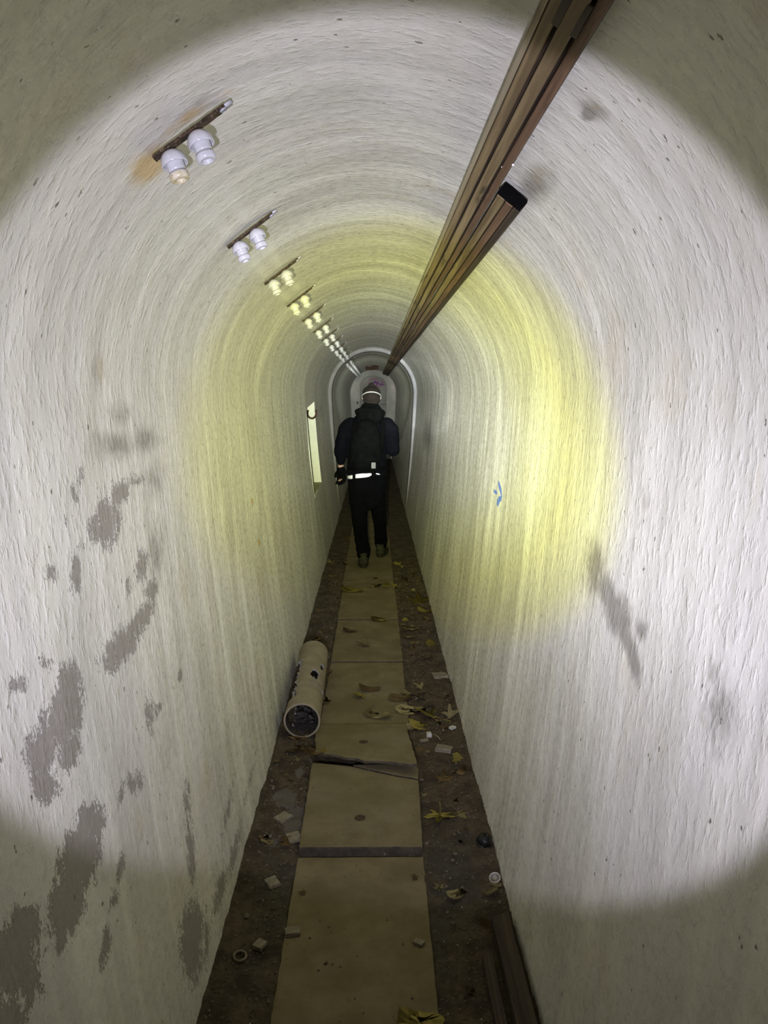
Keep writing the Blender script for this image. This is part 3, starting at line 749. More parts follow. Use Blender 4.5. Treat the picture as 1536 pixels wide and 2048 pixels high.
# ------------------------------------------------------------------ insulator brackets
def make_bracket():
    root = empty('insulator_bracket', (0, 0, 0))
    # local frame: x along the bar (towards the crown), z away from the vault surface (inwards), y along the passage
    L = .165; bm = bmesh.new(); n = 22; rows = []
    for i in range(n + 1):
        x = -L / 2 + L * i / n; wv = .0105 + .002 * noise.noise(Vector((x * 60, 1, 0))); cz = .004 + (x * x) * .8 * .0
        j = .0012 * noise.noise(Vector((x * 90, 4, 0)))
        rows.append([bm.verts.new((x, -wv + j, 0)), bm.verts.new((x, -wv + j, .006)), bm.verts.new((x, wv + j, .006)), bm.verts.new((x, wv + j, 0))])
    for a, b in zip(rows, rows[1:]):
        for k in range(4): bm.faces.new((a[k], a[(k + 1) % 4], b[(k + 1) % 4], b[k]))
    bm.faces.new(rows[0]); bm.faces.new(rows[-1][::-1]); bmesh.ops.recalc_face_normals(bm, faces=bm.faces[:])
    link('bar', bm, M_RUST, root, smooth=False)
    bm = bmesh.new(); lathe(bm, [(0, .010), (.006, .009), (.008, .006), (.008, .004)], 10, Matrix.Translation((L / 2 - .006, .002, 0))); box(bm, (L / 2 + .004, 0, .003), (.022, .018, .004))
    link('end_bolt', bm, M_ZINC, root)
    for x in (-.048, .014):
        ins = bmesh.new()
        # domed skirt, spool body, groove and bead
        lathe(ins, [(0, .004), (.009, .0045), (.0165, .008), (.0222, .0145), (.0250, .022), (.0255, .030), (.0248, .0325), (.0225, .0325), (.0215, .026), (.0195, .021), (.0172, .022),
                    (.0168, .040), (.0165, .043), (.0150, .0445), (.0150, .0465), (.0182, .048), (.0190, .051)], 32)
        o = link('insulator', ins, M_PORC, root, loc=(x, -.002, .004)); o.rotation_euler = (R_(-6), R_(-14), 0)
        b2 = bmesh.new(); lathe(b2, [(.0190, .051), (.0190, .057), (.0175, .0605), (.0150, .0620), (.0110, .0625), (.0100, .0600), (.0095, .055), (0, .054)], 28)
        link('bead', b2, M_PORC, o)
    return root
proto = make_bracket()
Rm = .597
names_ = ['nearest', 'second', 'third', 'fourth', 'fifth', 'sixth', 'seventh', 'eighth', 'ninth', 'tenth']
DK = [1.54, 2.36, 3.13, 3.92, 4.73, 5.59, 6.45, 7.28, 8.2, 9.05]
while DK[-1] < END - 1.2: DK.append(DK[-1] + .86)
for i, d in enumerate(DK):
    r = proto if i == 0 else copy_tree(proto)
    phi = -34.2 if i == 0 else -36.2
    Rr = (Rm if d < ARCH else R2 - .004)
    a = R_(phi); c = Vector((math.sin(a) * (Rr - .011), d, ZS + math.cos(a) * (Rr - .011)))
    inward = Vector((-math.sin(a), 0, -math.cos(a))); tang = Vector((math.cos(a), 0, -math.sin(a)))
    Mx = Matrix((( tang.x, 0, inward.x), (0, 1, 0), (tang.z, 0, inward.z)))
    # x axis = tang (towards the crown), y axis = z cross x
    yv = inward.cross(tang); Mx = Matrix(((tang.x, yv.x, inward.x), (tang.y, yv.y, inward.y), (tang.z, yv.z, inward.z)))
    q = Mx.to_euler(); r.rotation_euler = q; r.location = c
    if i > 0: r.rotation_euler.rotate_axis('Z', random.uniform(-.04, .04))
    if i == 0: lab = 'nearest insulator bracket, big rusty bar with two white porcelain insulators and orange rust around'
    elif i < 10: lab = f'{names_[i]} insulator bracket from the camera along the upper left vault, two porcelain insulators'
    else: lab = 'tiny insulator bracket in the crowded far end of the row under the left vault'
    tag(r, lab, 'insulator', 'insulator brackets along the left vault' if i < 10 else 'insulator brackets at the far end of the row')
near = [c for c in proto.children if c.name.startswith('insulator')][0]
for c in near.children: c.data = c.data.copy(); c.data.materials.clear(); c.data.materials.append(M_PORCD); c['label'] = 'yellowed stained bead'

# ------------------------------------------------------------------ leaves
def leaf_mesh(kind, seed):
    rnd = random.Random(seed); bm = bmesh.new()
    if kind == 'maple':
        tips = [(-115, .55), (-62, .88), (0, 1.0), (62, .88), (115, .55)]
        out = [(180, .16)]
        for i, (a, r) in enumerate(tips):
            out += [(a - 17, r * .58), (a - 8, r * .80), (a, r), (a + 8, r * .80), (a + 17, r * .58)]
            if i < 4: out.append(((a + tips[i + 1][0]) / 2, .40))
    elif kind == 'oval':
        out = [(a, .55 + .42 * abs(math.cos(R_(a))) ** 1.5) for a in range(-180, 180, 20)]
    else:
        out = [(a, rnd.uniform(.45, 1.0)) for a in range(-180, 180, 26)]
    c = bm.verts.new((0, 0, 0)); R0 = []; R1 = []
    cu = rnd.uniform(.5, 1.1); ca = rnd.uniform(0, 3.1); cb = rnd.uniform(.1, .4)
    def hgt(x, y):
        s = x * math.cos(ca) + y * math.sin(ca); t = -x * math.sin(ca) + y * math.cos(ca)
        return .16 * cu * (s * s * 2 + .5 * t * t * cb) + .05 * noise.noise(Vector((x * 2.5, y * 2.5, seed)))
    for a, r in out:
        a = R_(a + rnd.uniform(-4, 4)); r *= rnd.uniform(.9, 1.08)
        x, y = math.sin(a) * r, math.cos(a) * r
        R0.append(bm.verts.new((x * .5, y * .5, hgt(x * .5, y * .5)))); R1.append(bm.verts.new((x, y, hgt(x, y))))
    n = len(out)
    for k in range(n):
        k2 = (k + 1) % n; bm.faces.new((c, R0[k], R0[k2])); bm.faces.new((R0[k], R1[k], R1[k2], R0[k2]))
    # thickness, then the stalk
    g = bmesh.ops.solidify(bm, geom=bm.faces[:], thickness=.012)
    tube(bm, [(0, -.1, .03), (.03, -.5, .04), (.10, -.95, .09)], [.014, .012, .014], 5)
    bmesh.ops.recalc_face_normals(bm, faces=bm.faces[:])
    zmin = min(v.co.z for v in bm.verts)
    for v in bm.verts: v.co.z -= zmin
    me = bpy.data.meshes.new('leaf'); bm.to_mesh(me); bm.free(); return me
LEAFM = {('maple', s): leaf_mesh('maple', s) for s in range(4)}; LEAFM.update({('oval', s): leaf_mesh('oval', s + 9) for s in range(3)}); LEAFM.update({('scrap', s): leaf_mesh('scrap', s + 20) for s in range(4)})
_lc = {}
def lm(kind, s, mat):
    k = (kind, s, mat.name)
    if k not in _lc: m = LEAFM[(kind, s)].copy(); m.materials.clear(); m.materials.append(mat); _lc[k] = m
    return _lc[k]
def top_z(x, y):
    if xl < x < xr:
        if yB < y < gxy(720, 1530, .03)[1]: return .031
        if gxy(720, 1530, .03)[1] <= y < yC: return .030 + (yC - y) * .085
        return max(.0085, ground_z(x, y) + .002)
    return ground_z(x, y) + .002
def leaf(px, py, size, kind, s, mat, rz, label, group=None, tilt=(0, 0), zoff=0):
    p = gp(px, py, .015); z = max(top_z(p.x, p.y), .0) + zoff
    m = lm(kind, s, mat); o = bpy.data.objects.new('fallen_leaf', m); COL.objects.link(o)
    sc = 1.3 * size / (F * 1.0 / ((p - CAM).dot(fw)))
    o.scale = (sc, sc, sc); o.location = (p.x, p.y, z); o.rotation_euler = (R_(tilt[0]), R_(tilt[1]), R_(rz))
    tag(o, label, 'leaf', group); return o
LV = [(880, 1626, 34, 'maple', 0, M_LEAF, 170, 'bright yellow maple leaf lying flat on the dirt right of the raised slab', (0, 0)),
      (918, 1622, 27, 'maple', 1, M_LEAFP, 200, 'pale shrivelled leaf tucked right behind the bright yellow maple leaf', (5, 0)),
      (866, 1432, 34, 'maple', 2, M_LEAF, 60, 'large crumpled yellow leaf by the right back corner of the tilted slab', (10, 12)),
      (848, 1448, 26, 'oval', 1, M_LEAF, 95, 'ragged yellow leaf overlapping the large crumpled one beside the tilted slab', (6, 0)),
      (904, 1432, 20, 'maple', 3, M_LEAFP, 20, 'pale upright maple leaf standing against the right wall near the tilted slab', (35, 0)),
      (822, 1418, 26, 'oval', 0, M_LEAFP, 80, 'long dull leaf behind the crumpled yellow leaf, right of the slab strip', (0, 0)),
      (820, 1452, 10, 'oval', 2, M_LEAFP, 20, 'small leaf on the right back corner of the tilted slab', (12, 0)),
      (846, 1394, 14, 'maple', 1, M_LEAFP, 120, 'small curled tan leaf midway along the right dirt strip', (20, 0)),
      (812, 1385, 12, 'scrap', 1, M_LEAFP, 40, 'tiny pale leaf scrap at the right edge of the slabs behind the long dull leaf', (20, 0)),
      (800, 1395, 20, 'oval', 0, M_LEAFB, 85, 'flat brown leaf at the slab edge left of the small tan leaf', (0, 0)),
      (838, 1206, 22, 'maple', 0, M_LEAF, 10, 'yellow maple leaf leaning on the right wall behind the walker', (30, 0)),
      (850, 1224, 14, 'oval', 1, M_LEAF, 80, 'small yellow leaf below the one leaning on the right wall', (10, 0)),
      (811, 1240, 8, 'oval', 2, M_LEAF, 0, 'small round yellow leaf at the right end of the far slab seam', (10, 0)),
      (820, 1257, 15, 'oval', 0, M_LEAFP, 80, 'dull oval leaf on the dirt just right of the slab with one leaf', (0, 0)),
      (816, 1273, 12, 'oval', 1, M_LEAFP, 60, 'dull round leaf right below the oval leaf by the right slab edge', (0, 0)),
      (864, 1290, 13, 'oval', 2, M_LEAF, 20, 'yellow folded leaf against the foot of the right wall', (20, 0)),
      (858, 1316, 16, 'maple', 3, M_LEAFP, 200, 'curled leaf on the dirt below the yellow folded leaf at the right wall', (20, 0)),
      (843, 1372, 16, 'maple', 2, M_LEAFP, 60, 'tan maple leaf on the right dirt strip near the flat grey stone', (20, 0)),
      (917, 1522, 13, 'scrap', 0, M_LEAF, 10, 'small bright yellow triangular leaf scrap by the right wall', (20, 0)),
      (888, 1560, 22, 'maple', 3, M_LEAFB, 0, 'olive brown pointed leaf on bare dirt right of the raised slab', (8, 0)),
      (734, 1288, 20, 'maple', 2, M_LEAFP, 80, 'curled pale leaf alone in the middle of a slab beyond the pipe', (10, 0)),
      (722, 1390, 20, 'maple', 0, M_LEAF, 100, 'curled yellow brown leaf on the slab beside the middle of the pipe', (12, 0)),
      (756, 1428, 24, 'oval', 0, M_LEAFP, 70, 'flat olive leaf on the slab right behind the tilted piece', (0, 0)),
      (738, 1376, 18, 'oval', 1, M_LEAFB, 95, 'dark arched leaf just behind the curled yellow brown one on the slab', (8, 0)),
      (624, 1452, 15, 'maple', 1, M_LEAF, 190, 'yellow leaf standing at the open mouth of the pipe', (25, 20)),
      (600, 1478, 24, 'maple', 2, M_LEAFB, 30, 'brown leaf heap top on the dirt in front of the pipe mouth', (15, 0)),
      (582, 1462, 15, 'oval', 2, M_LEAFP, 30, 'small leaf left of the pipe mouth by the left wall', (20, 0)),
      (612, 1500, 20, 'maple', 3, M_LEAFB, 120, 'brown maple leaf touching the left edge of the tilted slab', (10, 0)),
      (586, 1500, 16, 'oval', 0, M_LEAFB, 160, 'brown leaf between the left wall and the tilted slab', (10, 0)),
      (654, 1526, 11, 'oval', 1, M_LEAF, 60, 'small yellow leaf in the gap in front of the tilted slab', (15, 0)),
      (628, 1524, 18, 'oval', 0, M_LEAFB, 80, 'long dark leaf left of the small yellow one, before the tilted slab', (0, 0)),
      (655, 1402, 16, 'maple', 2, M_LEAFB, 80, 'brown leaf under the right side of the pipe near its mouth', (10, 0)),
      (652, 1345, 16, 'maple', 0, M_LEAFB, 10, 'brown leaf beside the ragged hole in the pipe', (10, 0)),
      (706, 1180, 20, 'oval', 0, M_LEAF, 80, 'long yellow leaf across the slab seam behind the rear foot', (0, 0)),
      (748, 1171, 12, 'oval', 2, M_LEAFP, 80, 'round pale leaf near the middle of the seam behind the walker', (0, 0)),
      (773, 1171, 9, 'oval', 1, M_LEAF, 10, 'heart shaped yellow leaf on the right half of the seam behind the walker', (8, 0)),
      (790, 1170, 10, 'maple', 3, M_LEAF, 40, 'yellow leaf at the right slab edge on the seam behind the walker', (15, 0)),
      (752, 1156, 7, 'maple', 1, M_LEAFB, 40, 'tiny rust brown leaf on the slab just behind the rear foot', (15, 0)),
      (758, 1238, 14, 'oval', 0, M_LEAF, 85, 'thin yellow leaf lying on the far slab seam beyond the pipe', (5, 0)),
      (700, 1260, 12, 'oval', 1, M_LEAFB, 85, 'small dark leaf on the left of the slab beyond the pipe', (5, 0)),
      (796, 1128, 11, 'maple', 2, M_LEAF, 30, 'yellow leaf on the right dirt just behind the front foot', (15, 0)),
      (815, 1158, 13, 'maple', 3, M_LEAFB, 80, 'brown curled leaf by the right wall, level with the rear foot', (20, 0)),
      (693, 1127, 14, 'maple', 1, M_LEAFB, 80, 'dark curled leaf on the left dirt beside the rear foot', (20, 0)),
      (662, 1126, 10, 'maple', 0, M_LEAFP, 30, 'pale leaf at the foot of the left wall beside the walker', (20, 0)),
      (697, 1075, 14, 'maple', 3, M_LEAFB, 60, 'reddish leaf on the left dirt ahead of the rear foot', (20, 0)),
      (840, 2042, 38, 'oval', 1, M_LEAF, 80, 'large yellow leaf at the bottom edge of the photo on the nearest slab', (0, 0)),
      (608, 1782, 11, 'maple', 1, M_LEAFB, 80, 'small dark torn leaf on the left of the nearest slab', (5, 0)),
      (832, 1752, 11, 'maple', 3, M_LEAFB, 80, 'small dark torn leaf on the right of the nearest slab', (5, 0)),
      (912, 1790, 18, 'oval', 0, M_LEAFP, 120, 'dull leaf on the grey patch of dirt right of the nearest slab', (5, 0)),
      (880, 1770, 16, 'maple', 2, M_LEAFP, 40, 'pale twisted leaf right of the nearest slab, near its back edge', (10, 0)),
      (975, 1850, 16, 'oval', 2, M_LEAFB, 40, 'brown leaf near the right wall, just beyond the dark planks', (10, 0))]
for (px, py, sz, kd, s, mt, rz, lab, tl) in LV: leaf(px, py, sz, kd, s, mt, rz, lab, tilt=tl)
rnd = random.Random(3)
for i in range(150):
    right = rnd.random() < .60
    y = 1.9 + rnd.random() ** .9 * 5.6
    if y < 2.7 and rnd.random() < .5: y += 2
    x = rnd.uniform(.21, .43) if right else rnd.uniform(-.43, -.28)
    if not right and 3.3 < y < 4.5: x = rnd.uniform(-.245, -.215)
    m = lm(*rnd.choice((('scrap', rnd.randrange(4)), ('oval', rnd.randrange(3)), ('maple', rnd.randrange(4)))), rnd.choice((M_LEAFB, M_LEAFB, M_LEAFP, M_LEAFB, M_LEAFP)))
    o = bpy.data.objects.new('leaf_scrap', m); COL.objects.link(o); sc = rnd.uniform(.012, .034)
    o.scale = (sc, sc, sc); o.location = (x, y, ground_z(x, y) + .003); o.rotation_euler = (rnd.uniform(-.3, .3), rnd.uniform(-.3, .3), rnd.uniform(0, 6.3))
    if right: tag(o, 'small dull leaf scrap among the litter of the right hand dirt strip', 'leaf', 'leaf scraps along the right wall')
    else: tag(o, 'small dull leaf scrap among the litter of the left hand dirt strip', 'leaf', 'leaf scraps along the left wall')
# grit that nobody could count
bm = bmesh.new(); rnd = random.Random(5)
for i in range(2600):
    y = 1.5 + rnd.random() ** 1.3 * 5.5; side = rnd.random()
    x = rnd.uniform(.2, .44) if side < .47 else (rnd.uniform(-.44, -.265) if side < .94 else rnd.uniform(xl, xr))
    z = top_z(x, y); r = rnd.uniform(.0012, .0045) * (1 + (rnd.random() < .06) * 1.2)
    M = Matrix.Translation((x, y, z + r * .1)) @ Matrix.Rotation(rnd.uniform(0, 6), 4, 'Z') @ Matrix.Rotation(rnd.uniform(0, 6), 4, 'X') @ Matrix.Diagonal((1, rnd.uniform(.6, 1.6), rnd.uniform(.5, 1), 1))
    bmesh.ops.create_icosphere(bm, subdivisions=1, radius=r, matrix=M)
tag(link('grit', bm, M_GRIT, smooth=False), 'loose grit and crumbs scattered over the passage floor', 'grit', kind='stuff')
def chip(name, px, py, dims, rz, label, mat=M_STONE, seed=0, cat='stone'):
    p = gp(px, py, .02); bm = bmesh.new(); bmesh.ops.create_cube(bm, size=1); bmesh.ops.subdivide_edges(bm, edges=bm.edges[:], cuts=2, use_grid_fill=True)
    for v in bm.verts:
        v.co = Vector((v.co.x * dims[0], v.co.y * dims[1], v.co.z * dims[2])) + noise.noise_vector(v.co * 2 + Vector((seed, 0, 0))) * min(dims[0], dims[1]) * .10 * Vector((1, 1, .4)).length / 1.5
    bmesh.ops.bevel(bm, geom=bm.edges[:], offset=min(dims) * .06, segments=1, affect='EDGES')
    o = link(name, bm, mat, smooth=False, loc=(p.x, p.y, top_z(p.x, p.y) + dims[2] * .42)); o.rotation_euler.z = R_(rz)
    tag(o, label, cat); return o
chip('concrete_chip', 888, 1497, (.075, .045, .018), -20, 'oblong pale concrete chip on the dirt right of the tilted slab', seed=1)
chip('flat_stone', 880, 1352, (.082, .072, .014), 8, 'flat grey squarish stone against the right wall beyond the crumpled leaf', seed=2)
chip('white_pebble', 858, 1469, (.024, .026, .022), 8, 'round white pebble right of the tilted slab', M_WHITEP, 3)
chip('plaster_crumb', 905, 1457, (.03, .022, .012), 40, 'small white plaster crumb near the right wall, above the oblong chip', M_WHITEP, 4)
chip('plaster_crumb', 848, 1478, (.04, .02, .008), 30, 'flat pale plaster flake beside the round white pebble', M_STONE, 5)
chip('flat_stone', 545, 1762, (.04, .05, .01), 30, 'flat dark stone on the dirt left of the nearest slab', M_STONE, 6)
chip('flat_stone', 585, 1860, (.045, .03, .012), 10, 'pale rounded stone at the left edge of the nearest slab', M_STONE, 7)
chip('flat_stone', 520, 1888, (.035, .03, .014), 60, 'rounded stone in the left dirt just beyond the metal ring', M_STONE, 8)
chip('flat_stone', 838, 1880, (.022, .03, .008), 60, 'small thin stone at the right edge of the nearest slab', M_STONE, 9)
chip('cement_piece', 588, 1670, (.05, .06, .008), 20, 'broken thin cement sheet piece left of the raised slab', M_STONE, 11)
chip('cement_piece', 566, 1632, (.06, .05, .008), 50, 'thin cement sheet piece nearer the left wall, above the other', M_STONE, 12)
# ring, lid, cap, twig, planks
def torus(name, px, py, R0, r0, mat, label, cat, sz=1):
    p = gp(px, py, .01); bm = bmesh.new(); prof = [(R0 + r0 * math.cos(t), r0 * sz * math.sin(t)) for t in (2 * math.pi * k / 10 for k in range(11))]
    lathe(bm, prof, 32); bmesh.ops.remove_doubles(bm, verts=bm.verts[:], dist=1e-5)
    o = link(name, bm, mat, loc=(p.x, p.y, top_z(p.x, p.y) + r0 * sz)); o.rotation_euler = (R_(6), R_(5), 0); return tag(o, label, cat)
torus('metal_ring', 480, 1917, .018, .0035, M_METAL, 'small round metal ring on the dirt strip at the lower left', 'ring', 1.4)
p = gp(990, 1757, .02); root = empty('plastic_lid', (p.x, p.y, top_z(p.x, p.y) + .004), (R_(20), R_(-14), 0))
bm = bmesh.new(); lathe(bm, [(.0, .002), (.014, .002), (.0155, .0005), (.0165, .004)], 28); link('disc', bm, simple('lid_plastic', (.22, .20, .17), (.30, .27, .23), 60, .3, spec=.6), root)
bm = bmesh.new(); lathe(bm, [(.0165, 0), (.0195, .001), (.0195, .006), (.0175, .007), (.0165, .004), (.0165, 0)], 28); link('rim', bm, M_WHITEP, root)
tag(root, 'small round clear plastic lid against the foot of the right wall', 'lid')
p = gp(966, 1686, .02); bm = bmesh.new()
lathe(bm, [(0, .034), (.014, .034), (.021, .030), (.026, .020), (.027, .008), (.024, 0), (.017, -.002), (0, -.002)], 24)
for v in bm.verts: v.co += noise.noise_vector(v.co * 50) * .003
root = empty('black_cap', (p.x, p.y, top_z(p.x, p.y) + .002), (R_(12), R_(20), .5)); link('dome', bm, M_BLACKP, root)
bm = bmesh.new(); lathe(bm, [(.030, -.002), (.031, .003), (.027, .005), (.026, -.002)], 24, Matrix()); link('flange', bm, M_BLACKP, root)
tag(root, 'black domed plastic cap lying at the foot of the right wall', 'cap')
bm = bmesh.new(); tube(bm, [gp(538, 1588, .02), gp(556, 1580, .026), gp(576, 1572, .022)], [.0022, .0025, .0018], 6)
tag(link('twig', bm, M_WOODD), 'thin twig lying out from the left wall left of the raised slab', 'twig')
bm = bmesh.new(); tube(bm, [gp(868, 1468, .02), gp(876, 1473, .028), gp(881, 1480, .02)], [.0015, .0018, .0012], 6)
tag(link('twig', bm, M_WOODL), 'pale bent twig next to the round white pebble', 'twig')
for i, (x, wd, hgt, ya, yb, lab) in enumerate(((.405, .055, .045, .9, 2.16, 'dark rotten plank lying along the foot of the right wall, nearer the wall'), (.345, .030, .022, .9, 2.02, 'thin dark rotten plank lying left of the thicker one at the lower right'))):
    bm = bmesh.new(); n = 30; rows = []
    for k in range(n + 1):
        y = ya + (yb - ya) * k / n; e = noise.noise(Vector((y * 5, i, 0))) * .003; z0 = .012
        sh = 0 if k < n else -.01
        rows.append([bm.verts.new((x - wd / 2 + e, y, z0)), bm.verts.new((x - wd / 2 + e, y + sh, z0 + hgt)), bm.verts.new((x - wd * .1, y, z0 + hgt - .004 + e)), bm.verts.new((x + wd / 2 + e, y - sh, z0 + hgt)), bm.verts.new((x + wd / 2 + e, y, z0))])
    for a, b in zip(rows, rows[1:]):
        for q in range(5): bm.faces.new((a[q], a[(q + 1) % 5], b[(q + 1) % 5], b[q]))
    bm.faces.new(rows[0]); bm.faces.new(rows[-1][::-1]); bmesh.ops.recalc_face_normals(bm, faces=bm.faces[:])
    tag(link('rotten_plank', bm, M_WOODD, smooth=False), lab, 'plank')

# ------------------------------------------------------------------ the walking person, seen from behind
PD = 7.33
PO = Vector((-.045, PD, 0))
person = empty('person', PO)
tag(person, 'person in dark jacket and black trousers walking away down the passage', 'person')
def P(px, py, dy=0.0): return at(px, py, PD + dy) - PO
def plink(name, me_or_bm, mat, parent=person, label=None):
    o = link(name, me_or_bm, mat, parent)
    if label: o['label'] = label
    return o
HIP_L, HIP_R = P(716, 975), P(757, 975)
KN_L, KN_R = P(720, 1045, -.02), P(760, 1040, .13)
fl = gp(727, 1138) - PO; frt = gp(764, 1117) - PO
AN_L = Vector((fl.x, fl.y + .09, .10)); AN_R = Vector((frt.x - .01, frt.y + .09, .11))
SH_L, SH_R = P(694, 853), P(780, 853)
EL_L, EL_R = P(681, 903, .01), P(786, 900, .02)
WR_L = P(682, 936, .04); WR_R = P(770, 888, .26)
HD = P(743, 795, .02); HD.z += 0.0
NK = P(742, 826, 0)
def hand(bm, wr, d, side, s=1.0):
    """palm, four unequal bent fingers and a thumb leaving the side of the palm"""
    d = d.normalized(); a = Vector((-side * -.75, .66, 0)) if abs(d.y) < .8 else Vector((0, 0, 1))
    a = (a - d * a.dot(d)).normalized(); b = d.cross(a).normalized() * side      # a across the palm, b towards the palm side
    tube(bm, [wr, wr + d * .035, wr + d * .085], [(.021 * s, .029 * s), (.018 * s, .036 * s), (.014 * s, .038 * s)], 12, ref=a)
    for i, L in enumerate((.070, .080, .074, .058)):
        L *= .66 if s < 1 else 1.05
        o0 = wr + d * (.080) + a * (.028 - .0185 * i) * s
        p1 = o0 + d * L * .42 + b * .006; p2 = p1 + d * L * .26 + b * .016; p3 = p2 + d * L * .14 + b * .018
        tube(bm, [o0, p1, p2, p3], [.0095 * s, .009 * s, .0083 * s, .007 * s], 8, ref=a)
    t0 = wr + d * .028 + a * .026 * s
    tube(bm, [t0, t0 + d * .028 + a * .024 + b * .008, t0 + d * .052 + a * .030 + b * .016], [.012 * s, .0105 * s, .008 * s], 8, ref=b)
def build_body():
    bm = bmesh.new()
    # head with face, ears, neck
    tube(bm, [HD + Vector((0, 0, -.075)), HD + Vector((0, .005, -.04)), HD, HD + Vector((0, -.002, .045)), HD + Vector((0, -.004, .062))],
         [(.048, .062), (.064, .080), (.074, .090), (.066, .080), (.040, .048)], 20)
    tube(bm, [HD + Vector((0, .02, -.10)), HD + Vector((0, .05, -.06))], [(.030, .026), (.045, .035)], 12)
    tube(bm, [HD + Vector((0, .090, .010)), HD + Vector((0, .108, -.022)), HD + Vector((0, .095, -.032))], [.008, .012, .010], 8)
    tube(bm, [HD + Vector((-.022, .090, -.055)), HD + Vector((.022, .090, -.055))], [.007, .007], 8)
    for s in (-1, 1):
        tube(bm, [HD + Vector((s * .076, -.004, .016)), HD + Vector((s * .080, -.010, -.004)), HD + Vector((s * .075, 0, -.026))], [(.009, .015), (.009, .017), (.007, .010)], 8)
        tube(bm, [HD + Vector((s * .030, .082, .012)), HD + Vector((s * .032, .086, .012))], [.012, .010], 8)
    tube(bm, [HD + Vector((0, -.004, -.06)), NK, NK + Vector((0, -.01, -.05))], [(.054, .056), (.058, .058), (.075, .065)], 14)
    # torso
    c = (HIP_L + HIP_R) / 2; ch = (SH_L + SH_R) / 2
    tube(bm, [c + Vector((0, 0, -.03)), c + Vector((0, 0, .10)), c.lerp(ch, .55), ch + Vector((0, 0, -.08)), ch + Vector((0, 0, .0))],
         [(.125, .09), (.125, .09), (.125, .09), (.16, .10), (.13, .07)], 18)
    for sh, el, wr, sd in ((SH_L, EL_L, WR_L, -1), (SH_R, EL_R, WR_R, 1)):
        tube(bm, [sh, sh.lerp(el, .5), el], [.052, .046, .040], 12); tube(bm, [el, el.lerp(wr, .35), wr], [.040, .038, .026], 12)
        hand(bm, wr, (wr - el) if sd > 0 else Vector((.08, .10, -1)), sd, .62)
    for hp, kn, an in ((HIP_L, KN_L, AN_L), (HIP_R, KN_R, AN_R)):
        tube(bm, [hp + Vector((0, 0, .04)), hp.lerp(kn, .5), kn], [.066, .060, .048], 14); tube(bm, [kn, kn.lerp(an, .3), an], [.045, .046, .034], 12)
        tube(bm, [an + Vector((0, -.02, -.05)), an + Vector((0, .08, -.065)), an + Vector((0, .15, -.075))], [(.034, .036), (.038, .028), (.036, .018)], 12)
    return remesh(bm, .007, 3)
plink('body', build_body(), M_SKIN)
# hair: close cropped cap over skull and nape
bm = bmesh.new()
hz = [-.085, -.06, -.03, 0, .03, .06, .082, .097, .106]
tube(bm, [HD + Vector((0, -.022 + .016 * min(1, (z + .085) / .1), z)) for z in hz], [(.052, .050), (.068, .062), (.080, .078), (.085, .090), (.086, .097), (.082, .092), (.070, .080), (.054, .062), (.034, .040)], 26)
hm = remesh(bm, .006, 3, disp=lambda c: .004 * noise.noise(c * 90) + .003 * noise.noise(c * 30))
plink('hair', hm, M_HAIR)
# jacket
def jacket():
    bm = bmesh.new()
    hc = P(733, 952); ch = P(737, 862); ch2 = P(737, 842)
    tube(bm, [P(733, 950), P(734, 925), P(735, 900), P(737, 875), P(737, 852), P(739, 838), P(741, 828)],
         [(.196, .145), (.188, .140), (.182, .135), (.195, .135), (.190, .125), (.135, .105), (.090, .085)], 26, caps=False)
    for sh, el, wr, sd in ((SH_L, EL_L, P(682, 925, .03), -1), (SH_R, EL_R, WR_R, 1)):
        ins = Vector((.035 * -sd, 0, .012))
        tube(bm, [sh + ins, sh + Vector((sd * .006, 0, -.04)), sh.lerp(el, .55) + Vector((sd * .004, 0, 0)), el], [.082, .082, .072, .066], 16)
        tube(bm, [el, el.lerp(wr, .5), wr], [.066, .056, .046 if sd > 0 else .040], 14)
    return remesh(bm, .009, 4, disp=lambda c: .006 * noise.noise(Vector((c.x * 9, c.y * 9, c.z * 16))) + .003 * noise.noise(c * 34))
plink('jacket', jacket(), M_JACKET)
# hood lying on the shoulders
bm = bmesh.new()
for k in range(3):
    tube(bm, [P(716 + 2 * k, 822 + 5 * k, .03), P(724, 821 + 7 * k, -.07 - .01 * k), P(742, 822 + 7 * k, -.105 - .015 * k), P(757, 823 + 6 * k, -.07 - .01 * k), P(765 - 2 * k, 825 + 5 * k, .03)], [(.026, .036), (.034, .038), (.036, .04), (.034, .038), (.026, .036)], 12)
tube(bm, [P(741, 818, -.02), P(741, 836, -.08)], [(.105, .07), (.11, .07)], 18)
plink('hood', remesh(bm, .008, 5, disp=lambda c: .005 * noise.noise(c * 18)), M_PACK)
# trousers
def trousers():
    bm = bmesh.new()
    tube(bm, [P(734, 945), P(734, 960), P(735, 982), P(735, 1000)], [(.180, .125), (.186, .135), (.180, .130), (.165, .11)], 24)
    CL = Vector((AN_L.x, AN_L.y, .115)); CR = Vector((AN_R.x, AN_R.y, .125))
    tube(bm, [P(715, 975), P(717, 1012), KN_L, KN_L.lerp(CL, .55) + Vector((-.004, 0, 0)), CL + Vector((0, 0, .05)), CL], [(.092, .105), (.086, .098), (.074, .080), (.066, .072), (.070, .076), (.062, .07)], 18)
    tube(bm, [P(755, 975), P(756, 1010, .05), KN_R, KN_R.lerp(CR, .55), CR + Vector((0, 0, .05)), CR], [(.090, .105), (.082, .096), (.068, .078), (.062, .070), (.067, .075), (.060, .07)], 18)
    return remesh(bm, .009, 3, disp=lambda c: .007 * noise.noise(Vector((c.x * 7, c.y * 7, c.z * (22 if c.z < .3 else 9)))) + .002 * noise.noise(c * 40))
plink('trousers', trousers(), M_TROUS)
